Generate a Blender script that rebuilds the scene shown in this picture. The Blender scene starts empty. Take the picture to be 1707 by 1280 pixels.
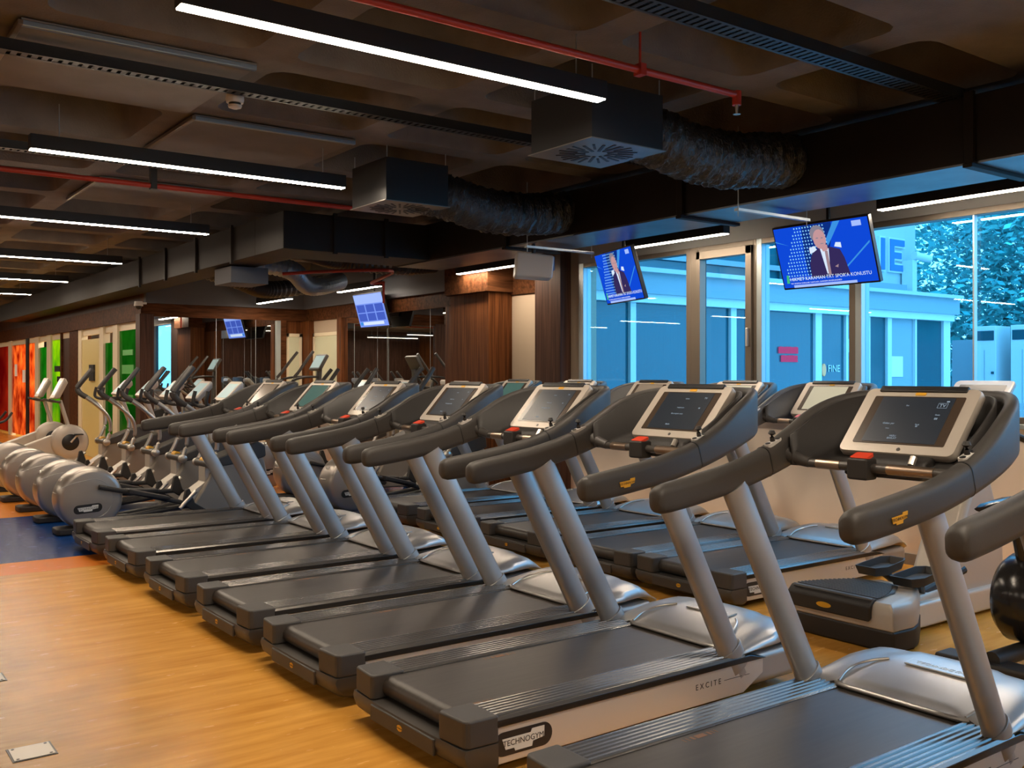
import bpy, bmesh, math, random
from mathutils import Vector, Matrix
random.seed(7)
SC = bpy.context.scene
COL = SC.collection
R = math.radians

# ------------------------------------------------------------------ materials
def mat(name, col, rough=.5, metal=0.0, coat=0.0, emit=None, es=0.0, var=0.0, vs=8.0, bump=0.0, bs=60.0, stretch=(1, 1, 1), spec=.5):
    m = bpy.data.materials.new(name); m.use_nodes = True
    nt = m.node_tree; b = nt.nodes['Principled BSDF']
    b.inputs['Base Color'].default_value = (*col, 1)
    b.inputs['Roughness'].default_value = rough
    b.inputs['Metallic'].default_value = metal
    b.inputs['Coat Weight'].default_value = coat
    b.inputs['Coat Roughness'].default_value = .12
    b.inputs['Specular IOR Level'].default_value = spec
    if emit:
        b.inputs['Emission Color'].default_value = (*emit, 1)
        b.inputs['Emission Strength'].default_value = es
    if var or bump:
        tc = nt.nodes.new('ShaderNodeTexCoord'); mp = nt.nodes.new('ShaderNodeMapping')
        mp.inputs['Scale'].default_value = stretch
        nt.links.new(tc.outputs['Object'], mp.inputs['Vector'])
    if var:
        n = nt.nodes.new('ShaderNodeTexNoise'); n.inputs['Scale'].default_value = vs; n.inputs['Detail'].default_value = 5
        nt.links.new(mp.outputs[0], n.inputs['Vector'])
        r = nt.nodes.new('ShaderNodeValToRGB')
        r.color_ramp.elements[0].position = .3; r.color_ramp.elements[1].position = .7
        r.color_ramp.elements[0].color = (*[c * (1 - var) for c in col], 1)
        r.color_ramp.elements[1].color = (*[min(1, c * (1 + var)) for c in col], 1)
        nt.links.new(n.outputs['Fac'], r.inputs['Fac']); nt.links.new(r.outputs['Color'], b.inputs['Base Color'])
    if bump:
        n2 = nt.nodes.new('ShaderNodeTexNoise'); n2.inputs['Scale'].default_value = bs; n2.inputs['Detail'].default_value = 4
        nt.links.new(mp.outputs[0], n2.inputs['Vector'])
        bp = nt.nodes.new('ShaderNodeBump'); bp.inputs['Strength'].default_value = bump; bp.inputs['Distance'].default_value = .02
        nt.links.new(n2.outputs['Fac'], bp.inputs['Height']); nt.links.new(bp.outputs['Normal'], b.inputs['Normal'])
    return m

def emis(name, col, s):
    m = bpy.data.materials.new(name); m.use_nodes = True
    nt = m.node_tree; nt.nodes.clear()
    e = nt.nodes.new('ShaderNodeEmission'); o = nt.nodes.new('ShaderNodeOutputMaterial')
    e.inputs[0].default_value = (*col, 1); e.inputs[1].default_value = s
    nt.links.new(e.outputs[0], o.inputs[0]); return m

def wood(name, dark, light, vert=True, scale=1.0, rough=.5):
    m = bpy.data.materials.new(name); m.use_nodes = True
    nt = m.node_tree; b = nt.nodes['Principled BSDF']
    tc = nt.nodes.new('ShaderNodeTexCoord'); mp = nt.nodes.new('ShaderNodeMapping')
    mp.inputs['Scale'].default_value = (14 * scale, 14 * scale, .5) if vert else (1.2, 9, 9)
    nt.links.new(tc.outputs['Object'], mp.inputs['Vector'])
    n = nt.nodes.new('ShaderNodeTexNoise'); n.inputs['Scale'].default_value = 2.2; n.inputs['Detail'].default_value = 6; n.inputs['Distortion'].default_value = .6
    nt.links.new(mp.outputs[0], n.inputs['Vector'])
    r = nt.nodes.new('ShaderNodeValToRGB')
    r.color_ramp.elements[0].position = .33; r.color_ramp.elements[1].position = .68
    r.color_ramp.elements[0].color = (*dark, 1); r.color_ramp.elements[1].color = (*light, 1)
    nt.links.new(n.outputs['Fac'], r.inputs['Fac']); nt.links.new(r.outputs['Color'], b.inputs['Base Color'])
    b.inputs['Roughness'].default_value = rough; b.inputs['Specular IOR Level'].default_value = .14 if vert else .04
    return m

def floor_mat():
    m = bpy.data.materials.new('floor_vinyl'); m.use_nodes = True
    nt = m.node_tree; b = nt.nodes['Principled BSDF']; L = nt.links.new; N = nt.nodes.new
    tc = N('ShaderNodeTexCoord'); sp = N('ShaderNodeSeparateXYZ'); L(tc.outputs['Object'], sp.inputs[0])
    mp = N('ShaderNodeMapping'); mp.inputs['Scale'].default_value = (.9, 7, 1); L(tc.outputs['Object'], mp.inputs[0])
    n = N('ShaderNodeTexNoise'); n.inputs['Scale'].default_value = 1.5; n.inputs['Detail'].default_value = 6; n.inputs['Roughness'].default_value = .6
    L(mp.outputs[0], n.inputs[0])
    r = N('ShaderNodeValToRGB'); r.color_ramp.elements[0].position = .3; r.color_ramp.elements[1].position = .72
    r.color_ramp.elements[0].color = (.55, .235, .03, 1); r.color_ramp.elements[1].color = (.80, .41, .085, 1)
    L(n.outputs[0], r.inputs[0])
    # strip of a second, duller colour with a noisy edge on the aisle side
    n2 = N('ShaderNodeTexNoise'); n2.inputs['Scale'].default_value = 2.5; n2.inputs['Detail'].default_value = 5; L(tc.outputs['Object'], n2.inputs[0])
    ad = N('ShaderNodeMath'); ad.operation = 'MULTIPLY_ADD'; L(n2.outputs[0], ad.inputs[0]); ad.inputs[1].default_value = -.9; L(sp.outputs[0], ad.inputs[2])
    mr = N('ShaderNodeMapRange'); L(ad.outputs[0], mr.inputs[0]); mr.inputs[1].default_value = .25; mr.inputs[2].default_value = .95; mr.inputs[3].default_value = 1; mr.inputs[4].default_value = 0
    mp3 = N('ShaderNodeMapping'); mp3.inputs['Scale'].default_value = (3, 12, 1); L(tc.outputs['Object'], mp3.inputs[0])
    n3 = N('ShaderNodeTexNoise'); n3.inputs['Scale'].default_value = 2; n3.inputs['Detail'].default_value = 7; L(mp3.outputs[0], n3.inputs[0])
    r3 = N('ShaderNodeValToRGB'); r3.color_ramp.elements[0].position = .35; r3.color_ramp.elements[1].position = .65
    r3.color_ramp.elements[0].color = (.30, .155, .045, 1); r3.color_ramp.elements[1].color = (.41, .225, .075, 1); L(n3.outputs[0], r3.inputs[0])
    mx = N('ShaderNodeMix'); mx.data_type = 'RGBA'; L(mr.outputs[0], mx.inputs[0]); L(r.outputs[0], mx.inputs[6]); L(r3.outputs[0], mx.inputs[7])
    # colour bands across the room (orange, blue, orange)
    def band(prev, y0, y1, col):
        a = N('ShaderNodeMath'); a.operation = 'GREATER_THAN'; L(sp.outputs[1], a.inputs[0]); a.inputs[1].default_value = y0
        c = N('ShaderNodeMath'); c.operation = 'LESS_THAN'; L(sp.outputs[1], c.inputs[0]); c.inputs[1].default_value = y1
        q = N('ShaderNodeMath'); q.operation = 'MULTIPLY'; L(a.outputs[0], q.inputs[0]); L(c.outputs[0], q.inputs[1])
        k = N('ShaderNodeMix'); k.data_type = 'RGBA'; L(q.outputs[0], k.inputs[0]); L(prev, k.inputs[6]); k.inputs[7].default_value = (*col, 1)
        return k.outputs[2]
    o = band(mx.outputs[2], 8.27, 8.8, (.72, .21, .025))
    o = band(o, 8.8, 11.6, (.003, .035, .16))
    o = band(o, 11.6, 13.4, (.72, .24, .03))
    L(o, b.inputs['Base Color']); b.inputs['Specular IOR Level'].default_value = .14
    b.inputs['Roughness'].default_value = .2
    mr4 = N('ShaderNodeMapRange'); L(n3.outputs[0], mr4.inputs[0]); mr4.inputs[3].default_value = .18; mr4.inputs[4].default_value = .32
    L(mr4.outputs[0], b.inputs['Roughness'])
    return m

def glass_mat(name, tint, refl=.12):
    m = bpy.data.materials.new(name); m.use_nodes = True
    nt = m.node_tree; nt.nodes.clear(); L = nt.links.new; N = nt.nodes.new
    t = N('ShaderNodeBsdfTransparent'); t.inputs[0].default_value = (*tint, 1)
    g = N('ShaderNodeBsdfGlossy'); g.inputs[0].default_value = (.9, .97, 1, 1); g.inputs['Roughness'].default_value = .01
    lw = N('ShaderNodeLayerWeight'); lw.inputs[0].default_value = .5
    p = N('ShaderNodeMath'); p.operation = 'POWER'; L(lw.outputs['Facing'], p.inputs[0]); p.inputs[1].default_value = 5
    a = N('ShaderNodeMath'); a.operation = 'MULTIPLY_ADD'; L(p.outputs[0], a.inputs[0]); a.inputs[1].default_value = .45; a.inputs[2].default_value = refl * .5
    mx = N('ShaderNodeMixShader'); L(a.outputs[0], mx.inputs[0]); L(t.outputs[0], mx.inputs[1]); L(g.outputs[0], mx.inputs[2])
    o = N('ShaderNodeOutputMaterial'); L(mx.outputs[0], o.inputs[0]); return m

def film_mat(name, col, col2, scale=1.5):
    """coloured film on a lit studio's glass: diffuse, translucent and glossy"""
    m = bpy.data.materials.new(name); m.use_nodes = True
    nt = m.node_tree; nt.nodes.clear(); L = nt.links.new; N = nt.nodes.new
    tc = N('ShaderNodeTexCoord'); n = N('ShaderNodeTexNoise'); n.inputs['Scale'].default_value = scale; n.inputs['Detail'].default_value = 4; L(tc.outputs['Object'], n.inputs[0])
    r = N('ShaderNodeValToRGB'); r.color_ramp.elements[0].position = .35; r.color_ramp.elements[1].position = .65
    r.color_ramp.elements[0].color = (*col, 1); r.color_ramp.elements[1].color = (*col2, 1); L(n.outputs[0], r.inputs[0])
    d = N('ShaderNodeBsdfDiffuse'); t = N('ShaderNodeBsdfTranslucent'); L(r.outputs[0], d.inputs[0]); L(r.outputs[0], t.inputs[0])
    mx = N('ShaderNodeMixShader'); mx.inputs[0].default_value = .7; L(d.outputs[0], mx.inputs[1]); L(t.outputs[0], mx.inputs[2])
    g = N('ShaderNodeBsdfGlossy'); g.inputs['Roughness'].default_value = .03
    m2 = N('ShaderNodeMixShader'); m2.inputs[0].default_value = .1; L(mx.outputs[0], m2.inputs[1]); L(g.outputs[0], m2.inputs[2])
    o = N('ShaderNodeOutputMaterial'); L(m2.outputs[0], o.inputs[0]); return m

M = dict(
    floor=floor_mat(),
    beige=mat('beige_paint', (.84, .71, .58), .6, var=.04, vs=2),
    cream=mat('cream_paint', (.66, .58, .42), .5),
    darkpaint=mat('dark_paint', (.035, .033, .036), .7),
    greypaint=mat('grey_paint', (.09, .095, .11), .7),
    concrete=mat('painted_concrete', (.165, .148, .132), .8, var=.18, vs=4, bump=.25, bs=70),
    board=mat('ceiling_board', (.20, .185, .17), .7, var=.12, vs=3),
    bluetrim=mat('galvanised_trim', (.30, .40, .52), .35, .7),
    walnut=wood('walnut_panel', (.055, .016, .004), (.17, .058, .017)),
    walnut_dark=wood('dark_walnut_panel', (.035, .017, .012), (.085, .042, .028)),
    walnut_beam=wood('walnut_beam', (.04, .015, .006), (.11, .042, .017), vert=False),
    duct=mat('black_duct_metal', (.012, .009, .007), .6, 0, spec=.25, var=.2, vs=3),
    duct_lit=mat('lit_duct_underside', (.16, .17, .18), .38, .8, var=.25, vs=3),
    foil=mat('crumpled_black_foil', (.10, .11, .12), .28, .9, bump=1.0, bs=38, stretch=(2.5, 1, 1)),
    black=mat('black_metal', (.012, .012, .013), .4),
    tray=mat('cable_tray', (.035, .038, .042), .4, .6),
    red=mat('red_pipe', (.42, .035, .018), .4),
    white=mat('white_plastic', (.6, .58, .55), .45),
    strip=emis('lamp_diffuser', (1.0, .83, .64), 108.0),
    mirror=mat('mirror_silver', (.82, .84, .84), .01, 1.0),
    alu=mat('bronze_aluminium', (.19, .155, .12), .4, .5),
    alulight=mat('pale_aluminium', (.42, .47, .48), .4, .6),
    glass=glass_mat('tinted_window_glass', (.38, .72, .95), .10),
    doorglass=glass_mat('clear_glass', (.8, .85, .75), .12),
    # machines
    silver=mat('silver_plastic', (.52, .47, .41), .38, .25),
    drum=mat('satin_silver_drum', (.44, .40, .36), .3, .7),
    housing=mat('beige_grey_housing', (.30, .265, .225), .42, .2),
    sensor=mat('bronze_sensor', (.36, .27, .20), .28, .9),
    upright=mat('brushed_silver_upright', (.42, .41, .40), .42, .55, var=.05, vs=3),
    panel=mat('pearl_side_panel', (.66, .63, .58), .32, .35),
    hood=mat('satin_aluminium_hood', (.44, .43, .42), .34, .65),
    grey=mat('charcoal_plastic', (.052, .048, .045), .5, bump=.08, bs=400),
    greyd=mat('dark_plastic', (.022, .020, .019), .55),
    capgrey=mat('dark_grey_casing', (.06, .055, .05), .38),
    belt=mat('running_belt_rubber', (.045, .038, .033), .42, var=.15, vs=5, stretch=(.6, 8, 1)),
    rail=mat('ribbed_rail', (.17, .16, .15), .27, .7),
    bezel=mat('brown_bezel', (.06, .042, .03), .25),
    screen=mat('dark_screen', (.010, .013, .018), .32, emit=(.10, .16, .24), es=.07),
    screen_green=mat('greenish_screen', (.02, .04, .035), .12, emit=(.16, .32, .27), es=.35),
    screen_grey=mat('pale_reflecting_screen', (.30, .26, .22), .2),
    screen_beige=mat('bright_screen', (.4, .38, .3), .2, emit=(.6, .6, .45), es=.45),
    screen_lcd=mat('pale_blue_display', (.3, .4, .4), .2, emit=(.45, .62, .62), es=.45),
    textw=emis('screen_lettering', (.55, .68, .8), .55),
    sred=mat('stop_button_red', (.62, .05, .02), .4, emit=(1, .1, .03), es=.08),
    yellow=mat('yellow_badge', (.72, .38, .02), .4),
    badge_b=mat('black_badge', (.02, .02, .022), .3),
    badge_w=mat('pale_badge', (.72, .72, .68), .3),
    chrome=mat('chrome', (.62, .58, .53), .33, .9),
    metalplate=mat('steel_plate', (.33, .31, .28), .35, .9),
    blackgloss=mat('glossy_black_housing', (.015, .014, .014), .2),
    # outside
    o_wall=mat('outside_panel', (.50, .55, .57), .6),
    o_wall2=mat('outside_panel_grey', (.28, .36, .40), .6),  # darker grey used on fascia, canopy, fence and joints
    o_glass=mat('outside_blue_glazing', (.003, .09, .12), .08, coat=.3, var=.12, vs=.5),
    o_glassd=mat('outside_dark_glazing', (.006, .085, .11), .1),
    o_white=mat('outside_white_metal', (.66, .69, .70), .5),
    o_leaf=mat('leaves', (.04, .34, .34), .7, var=.7, vs=1.2),
    o_leaf2=mat('pale_leaves', (.12, .55, .50), .7, var=.4, vs=.8),
    o_trunk=mat('bark', (.08, .06, .05), .8),
    o_ground=mat('paving', (.55, .6, .6), .8, var=.1, vs=3),
    o_blue=mat('blue_letter', (.05, .18, .42), .5),
    neon=emis('red_sign', (1.0, .05, .10), 3.0),
    paper=mat('white_paper', (.85, .85, .82), .7),
)

# ------------------------------------------------------------------ mesh builder
class MB:
    def __init__(s, mtx=None):
        s.v = []; s.f = []; s.M = mtx
    def add(s, vs, fs):
        o = len(s.v)
        s.v += [tuple(s.M @ Vector(p)) if s.M else tuple(p) for p in vs]
        s.f += [tuple(i + o for i in f) for f in fs]; return s
    def box(s, x0, x1, y0, y1, z0, z1):
        return s.add([(x, y, z) for x in (x0, x1) for y in (y0, y1) for z in (z0, z1)],
                     [(0, 1, 3, 2), (4, 6, 7, 5), (0, 4, 5, 1), (2, 3, 7, 6), (0, 2, 6, 4), (1, 5, 7, 3)])
    def prism(s, poly, ax, a, b):
        def P(p, t): return {'x': (t, p[0], p[1]), 'y': (p[0], t, p[1]), 'z': (p[0], p[1], t)}[ax]
        n = len(poly)
        return s.add([P(p, a) for p in poly] + [P(p, b) for p in poly],
                     [tuple(range(n))[::-1], tuple(range(n, 2 * n))] + [(i, (i + 1) % n, n + (i + 1) % n, n + i) for i in range(n)])
    def rings(s, rs, caps=True, close=True):
        n = len(rs[0]); vs = [p for r in rs for p in r]; fs = []
        for k in range(len(rs) - 1):
            for i in range(n if close else n - 1):
                j = (i + 1) % n
                fs.append((k * n + i, k * n + j, (k + 1) * n + j, (k + 1) * n + i))
        if caps:
            fs.append(tuple(range(n))[::-1]); fs.append(tuple((len(rs) - 1) * n + i for i in range(n)))
        return s.add(vs, fs)
    def tube(s, pts, r, n=10, sec=None):
        """sec: list of (a, b) section loops per point; else circles of radius r"""
        pts = [Vector(p) for p in pts]; rs = []; m = len(pts)
        for i, p in enumerate(pts):
            t = (pts[min(i + 1, m - 1)] - pts[max(i - 1, 0)]).normalized()
            up = Vector((0, 0, 1)) if abs(t.z) < .97 else Vector((1, 0, 0))
            sd = t.cross(up).normalized(); u = sd.cross(t)
            if sec: L = sec[i] if isinstance(sec[0][0], (tuple, list)) and not isinstance(sec[0][0][0], float) or True and isinstance(sec[0], list) else sec
            else:
                rr = r[i] if isinstance(r, (list, tuple)) else r
                L = [(rr * math.cos(2 * math.pi * k / n), rr * math.sin(2 * math.pi * k / n)) for k in range(n)]
            rs.append([p + sd * a + u * b for a, b in L])
        return s.rings(rs)
    def lathe(s, prof, c, ax='z', n=32):
        """prof: list of (radius, height along axis)"""
        rs = []
        for r, h in prof:
            ring = []
            for k in range(n):
                a = 2 * math.pi * k / n; x = r * math.cos(a); y = r * math.sin(a)
                ring.append({'z': (c[0] + x, c[1] + y, c[2] + h), 'y': (c[0] + x, c[1] + h, c[2] + y), 'x': (c[0] + h, c[1] + x, c[2] + y)}[ax])
            rs.append(ring)
        return s.rings(rs)
    def build(s, name, m, parent=None, bevel=0, smooth=35, segs=2, solid=0, sub=0, **props):
        me = bpy.data.meshes.new(name); me.from_pydata(s.v, [], s.f)
        bm = bmesh.new(); bm.from_mesh(me); bmesh.ops.recalc_face_normals(bm, faces=bm.faces); bm.to_mesh(me); bm.free()
        me.materials.append(M[m] if isinstance(m, str) else m)
        me.polygons.foreach_set('use_smooth', [True] * len(me.polygons))
        if not bevel: me.set_sharp_from_angle(angle=R(smooth))
        o = bpy.data.objects.new(name, me); COL.objects.link(o)
        if parent: o.parent = parent
        if solid:
            q = o.modifiers.new('solid', 'SOLIDIFY'); q.thickness = solid
        if bevel:
            q = o.modifiers.new('bevel', 'BEVEL'); q.width = bevel; q.segments = segs; q.limit_method = 'ANGLE'; q.angle_limit = R(40); q.harden_normals = True
        if sub:
            q = o.modifiers.new('sub', 'SUBSURF'); q.levels = sub; q.render_levels = sub
        for k, v in props.items(): o[k] = v
        return o

def rrect(w, h, r, n=4):
    """rounded rectangle loop, centred"""
    out = []
    for cx, cy, a0 in ((w / 2 - r, h / 2 - r, 0), (-w / 2 + r, h / 2 - r, 90), (-w / 2 + r, -h / 2 + r, 180), (w / 2 - r, -h / 2 + r, 270)):
        for k in range(n + 1):
            a = R(a0 + 90 * k / n); out.append((cx + r * math.cos(a), cy + r * math.sin(a)))
    return out
def ell(a, b, n=16): return [(a * math.cos(2 * math.pi * k / n), b * math.sin(2 * math.pi * k / n)) for k in range(n)]
def frame(o, r, u):
    r = Vector(r).normalized(); u = Vector(u).normalized(); n = r.cross(u); o = Vector(o)
    return Matrix(((r.x, u.x, n.x, o.x), (r.y, u.y, n.y, o.y), (r.z, u.z, n.z, o.z), (0, 0, 0, 1)))
def catmull(P, k=5):
    out = []
    for i in range(len(P) - 1):
        p0 = P[max(i - 1, 0)]; p1 = P[i]; p2 = P[i + 1]; p3 = P[min(i + 2, len(P) - 1)]
        for j in range(k):
            t = j / k
            out.append(tuple(.5 * (2 * b + (c - a) * t + (2 * a - 5 * b + 4 * c - d) * t * t + (3 * b - a - 3 * c + d) * t ** 3) for a, b, c, d in zip(p0, p1, p2, p3)))
    out.append(tuple(P[-1])); return out

def thing(name, loc, label, cat, group=None, rz=0):
    o = bpy.data.objects.new(name, None); COL.objects.link(o); o.empty_display_size = .1
    o.location = loc; o.rotation_euler = (0, 0, rz); o['label'] = label; o['category'] = cat
    if group: o['group'] = group
    return o
def struct(o): o['kind'] = 'structure'; return o
def tag(o, label, cat, group=None):
    o['label'] = label; o['category'] = cat
    if group: o['group'] = group
    return o
def copy_tree(o, parent=None):
    c = o.copy(); COL.objects.link(c)
    if parent: c.parent = parent
    for ch in list(o.children): copy_tree(ch, c)
    return c
def dup(o, loc, label, rz=None, swap=None):
    c = copy_tree(o); c.location = loc; c['label'] = label
    if rz is not None: c.rotation_euler = (0, 0, rz)
    if swap:
        for ch in c.children_recursive:
            if ch.name.split('.')[0] == 'screen' and ch.material_slots:
                ch.material_slots[0].link = 'OBJECT'; ch.material_slots[0].material = M[swap]
    return c
def text(name, s, size, m, parent, mtx, ext=.0008, align='CENTER', sx=1.0):
    cu = bpy.data.curves.new(name, 'FONT'); cu.body = s; cu.size = size; cu.extrude = ext; cu.align_x = align; cu.align_y = 'CENTER'; cu.resolution_u = 3
    t = bpy.data.objects.new(name + '_tmp', cu); COL.objects.link(t)
    dg = bpy.context.evaluated_depsgraph_get(); me = bpy.data.meshes.new_from_object(t.evaluated_get(dg))
    bpy.data.objects.remove(t); bpy.data.curves.remove(cu)
    me.transform(mtx @ Matrix.Diagonal((sx, 1, 1, 1)))
    me.materials.clear(); me.materials.append(M[m] if isinstance(m, str) else m)
    o = bpy.data.objects.new(name, me); COL.objects.link(o)
    if parent: o.parent = parent
    return o

def logo(parent, mtx, w, h, plate='badge_w', ink='badge_b', nm='badge', pill=None):
    """stepped nameplate with the maker's lettering; pill = black capsule behind"""
    z = 0
    if pill:
        b = MB(mtx); b.prism(rrect(pill[0], pill[1], pill[1] / 2 - .0005, 6), 'z', 0, .002); parent = b.build('badge_backing', 'badge_b', parent); z = .002
    P = [(-.5, .30), (.17, .30), (.20, .5), (.5, .5), (.49, -.12), (.22, -.22), (.20, -.5), (-.20, -.5), (-.22, -.32), (-.42, -.32)]
    b = MB(mtx); b.prism([(x * w, y * h) for x, y in P], 'z', z, z + .0015); o = b.build(nm, plate, parent)
    if ink:
        text('badge_lettering', 'TECHNOGYM', w * .155, ink, o if not pill else parent, mtx @ Matrix.Translation((0, 0, z + .002)), .0004, sx=1.0)
    return o

# ------------------------------------------------------------------ camera
cam_d = bpy.data.cameras.new('camera'); cam = bpy.data.objects.new('camera', cam_d); COL.objects.link(cam)
cam.location = (0, 0, 1.53); cam.rotation_euler = (R(90), 0, -R(36.4))
cam_d.sensor_width = 36; cam_d.lens = 1622 / 1707 * 36; cam_d.shift_y = -15 / 1707; cam_d.clip_end = 300
SC.camera = cam

XW = 7.25; YB = 15.9; XG = 4.46; ZC = 3.33
# ------------------------------------------------------------------ room shell
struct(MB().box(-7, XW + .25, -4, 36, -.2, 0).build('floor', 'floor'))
b = MB(); b.box(XW, XW + .25, -4, YB + .2, 0, 1.14); struct(b.build('wall_window_side', 'beige'))
b = MB(); b.box(XW, XW + .25, 8.52, YB + .2, 1.14, ZC + .6); struct(b.build('wall_right', mat('tan_wall', (.42, .33, .24), .6)))  # toned darker than the wall under the windows
b = MB(); b.box(XW - .02, XW + .25, -4, 8.52, 2.80, ZC + .6); struct(b.build('trim_1', mat('window_header', (.30, .30, .29), .6)))
b = MB(); b.box(XW - .03, XW + .27, -4, 8.52, 1.13, 1.17); struct(b.build('trim_2', 'alulight', bevel=.006))
struct(MB().box(XG, XW + .25, YB, YB + .2, 0, ZC + .6).build('wall_back', 'walnut'))
struct(MB().box(-7.2, -7, -4, 36, 0, ZC + .6).build('wall_left', 'walnut'))
struct(MB().box(-7.2, XW + .25, -4.2, -4, 0, ZC + .6).build('wall_front', 'walnut_dark'))
struct(MB().box(-7, XG + 4, 36, 36.2, 0, ZC + .6).build('wall_far', 'walnut_dark'))
struct(MB().box(XG, XG + .15, YB + .2, 36, 2.52, ZC + .6).build('wall_studio_header', 'walnut_dark'))
struct(MB().box(XG - .06, XG, YB - .05, 36, 2.40, 2.68).build('trim_3', 'walnut_beam'))
struct(MB().box(XG + 3.4, XG + 3.5, YB + .2, 36, 0, 3.6).build('wall_studio', 'cream'))
struct(MB().box(XW - .05, XW, 7.2 + 3.5, YB, 2.466, 2.67).build('trim_4', 'walnut_beam'))
struct(MB().box(XG, XW, YB - .05, YB, 2.466, 2.67).build('trim_5', 'walnut_beam'))
struct(MB().box(XG, XW, YB - .12, YB, 2.67, ZC + .3).build('wall_back_upper', 'greypaint'))
struct(MB().box(XW - .12, XW, 10.7, YB, 2.67, ZC + .3).build('wall_right_upper', 'greypaint'))
struct(MB().box(4.38, 4.60, YB - .07, YB + .17, 0, 2.5).build('trim_6', 'walnut_dark', bevel=.004))
# column
struct(MB().box(6.89, XW, 9.83, 10.7, 0, 2.56).build('wall_column', 'walnut', bevel=.004))
struct(MB().box(6.83, XW, 9.77, 10.75, 2.56, ZC).build('wall_column_head', 'walnut_beam', bevel=.004))
struct(MB().box(XW - .03, XW, 9.2, 9.83, 2.53, ZC).build('trim_7', 'walnut_beam'))
struct(MB().box(7.09, XW, 8.68, 9.16, 0, ZC).build('trim_8', 'walnut_dark', bevel=.004))
struct(MB().box(XW - .012, XW, 2, 8.66, 0, .09).build('baseboard_right', mat('grey_skirting', (.3, .28, .26), .5)))

# waffle ceiling
b = MB(); px, py = 1.295, 1.29; gx0, gy0 = 2.16 - 8 * px, 2.75
nx, ny = 12, 26
def cell_ring(cx, cy, w, h, z, r): return [(cx + x, cy + y, z) for x, y in rrect(w, h, r, 3)]
for i in range(nx):
    for j in range(ny):
        cx = gx0 + (i + .5) * px; cy = gy0 + (j + .5) * py
        if cx > XW + .4: continue
        o = []
        ring = cell_ring(cx, cy, px - .23, py - .23, ZC, .12)
        # outer loop matched to ring point by point
        for (x, y, z) in ring:
            dx, dy = x - cx, y - cy; k = max(abs(dx) / (px / 2), abs(dy) / (py / 2)); o.append((cx + dx / k, cy + dy / k, ZC))
        # snap the diagonals to the cell's corners
        for q in (1, 5, 9, 13):
            s1 = 1 if ring[q][0] > cx else -1; s2 = 1 if ring[q][1] > cy else -1
            o[q] = (cx + s1 * px / 2, cy + s2 * py / 2, ZC)
        mid = cell_ring(cx, cy, px - .26, py - .26, ZC + .04, .12)
        top = cell_ring(cx, cy, px - .38, py - .38, ZC + .52, .14)
        b.rings([o, ring, mid, top], caps=False); n0 = len(b.v) - 16; b.f.append(tuple(range(n0, n0 + 16)))
b.add([(-7.2, -4.2, ZC), (XW + .25, -4.2, ZC), (XW + .25, gy0, ZC), (-7.2, gy0, ZC)], [(0, 1, 2, 3)])
struct(b.build('ceiling', 'concrete', smooth=50))
struct(MB().box(-7.2, XW + .4, -4.2, 36.2, ZC + .56, ZC + .7).build('ceiling_slab', 'concrete'))

# boards closing some coffers, each with a galvanised edge strip
def cell_board(ix, iy, label):
    x0 = 2.16 + ix * px - px; y0 = gy0 + iy * py
    t = thing('ceiling_board', (x0 + px / 2, y0 + py / 2, ZC - .02), label, 'ceiling panel', 'boards closing coffers of the ceiling')
    MB().box(-px / 2 + .05, px / 2 - .02, -py / 2 + .05, py / 2 - .02, -.012, .012).build('board', 'board', t)
    MB().box(-px / 2 + .05, px / 2 - .02, -py / 2 + .04, -py / 2 + .075, -.03, 0).build('edge_strip', 'bluetrim', t, bevel=.006)
    MB().box(-px / 2 + .03, -px / 2 + .06, -py / 2 + .04, py / 2, -.028, 0).build('edge_strip', 'alu', t, bevel=.005)
cell_board(0, 2, 'grey board over the coffer at the upper left, nearest of the three and crossed by the black cable tray')
cell_board(1, 3, 'grey board with blue edge strip right of the smoke detector, above the second lamp')
cell_board(1, 5, 'grey board between the second and third linear lamps, farthest of the three')

# ------------------------------------------------------------------ linear lamps
def lamp(x, y, z, L, along, label, group):
    t = thing('linear_lamp', (x, y, z), label, 'ceiling lamp', group, 0 if along == 'x' else R(90))
    MB().box(-L / 2, L / 2, -.042, .042, .004, .10).build('housing', 'black', t, bevel=.003)
    MB().box(-L / 2 + .006, L / 2 - .006, -.034, .034, -.001, .006).build('diffuser', 'strip', t)
    for s in (-1, 1):
        MB().tube([(s * L * .42, 0, .1), (s * L * .42, 0, 3.325 - z)], .0035, 6).build('wire', 'alulight', t)
    return t
names = ['nearest and largest linear ceiling lamp at the top of the picture', 'second linear ceiling lamp from the camera, left of the small diffuser box',
         'third linear ceiling lamp from the camera, at the left edge', 'fourth linear ceiling lamp from the camera, at the left edge',
         'fifth linear ceiling lamp from the camera, short glimpse at the left edge', 'sixth linear ceiling lamp from the camera, lowest glimpse at the left edge']
Ys = [3.92, 6.97, 10.1, 13.45, 16.6, 19.6]
for y, n in zip(Ys, names): lamp(2.36, y, 3.0, 2.26, 'x', n, 'linear lamps above the aisle end of the treadmills')
for k, y in enumerate((.85, -2.2)): lamp(2.36, y, 3.0, 2.26, 'x', 'linear ceiling lamp behind the camera, seen only in mirrors and glass', 'linear lamps behind the camera')
for k, y in enumerate((-2.2, .85, 3.92, 6.97, 10.1, 13.45, 16.6, 19.6, 22.7, 25.8, 28.9)):  # unseen row added to light the hall more evenly
    lamp(-4.7, y, 3.0, 2.26, 'x', 'added linear ceiling lamp for even light, over the unseen aisle left of the picture', 'added lamps for even light over the left aisle')
for k, y in enumerate((22.7, 25.8, 28.9)): lamp(1.6, y, 3.0, 2.26, 'x', 'linear ceiling lamp at the far end of the hall', 'linear lamps at the far end')
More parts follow.
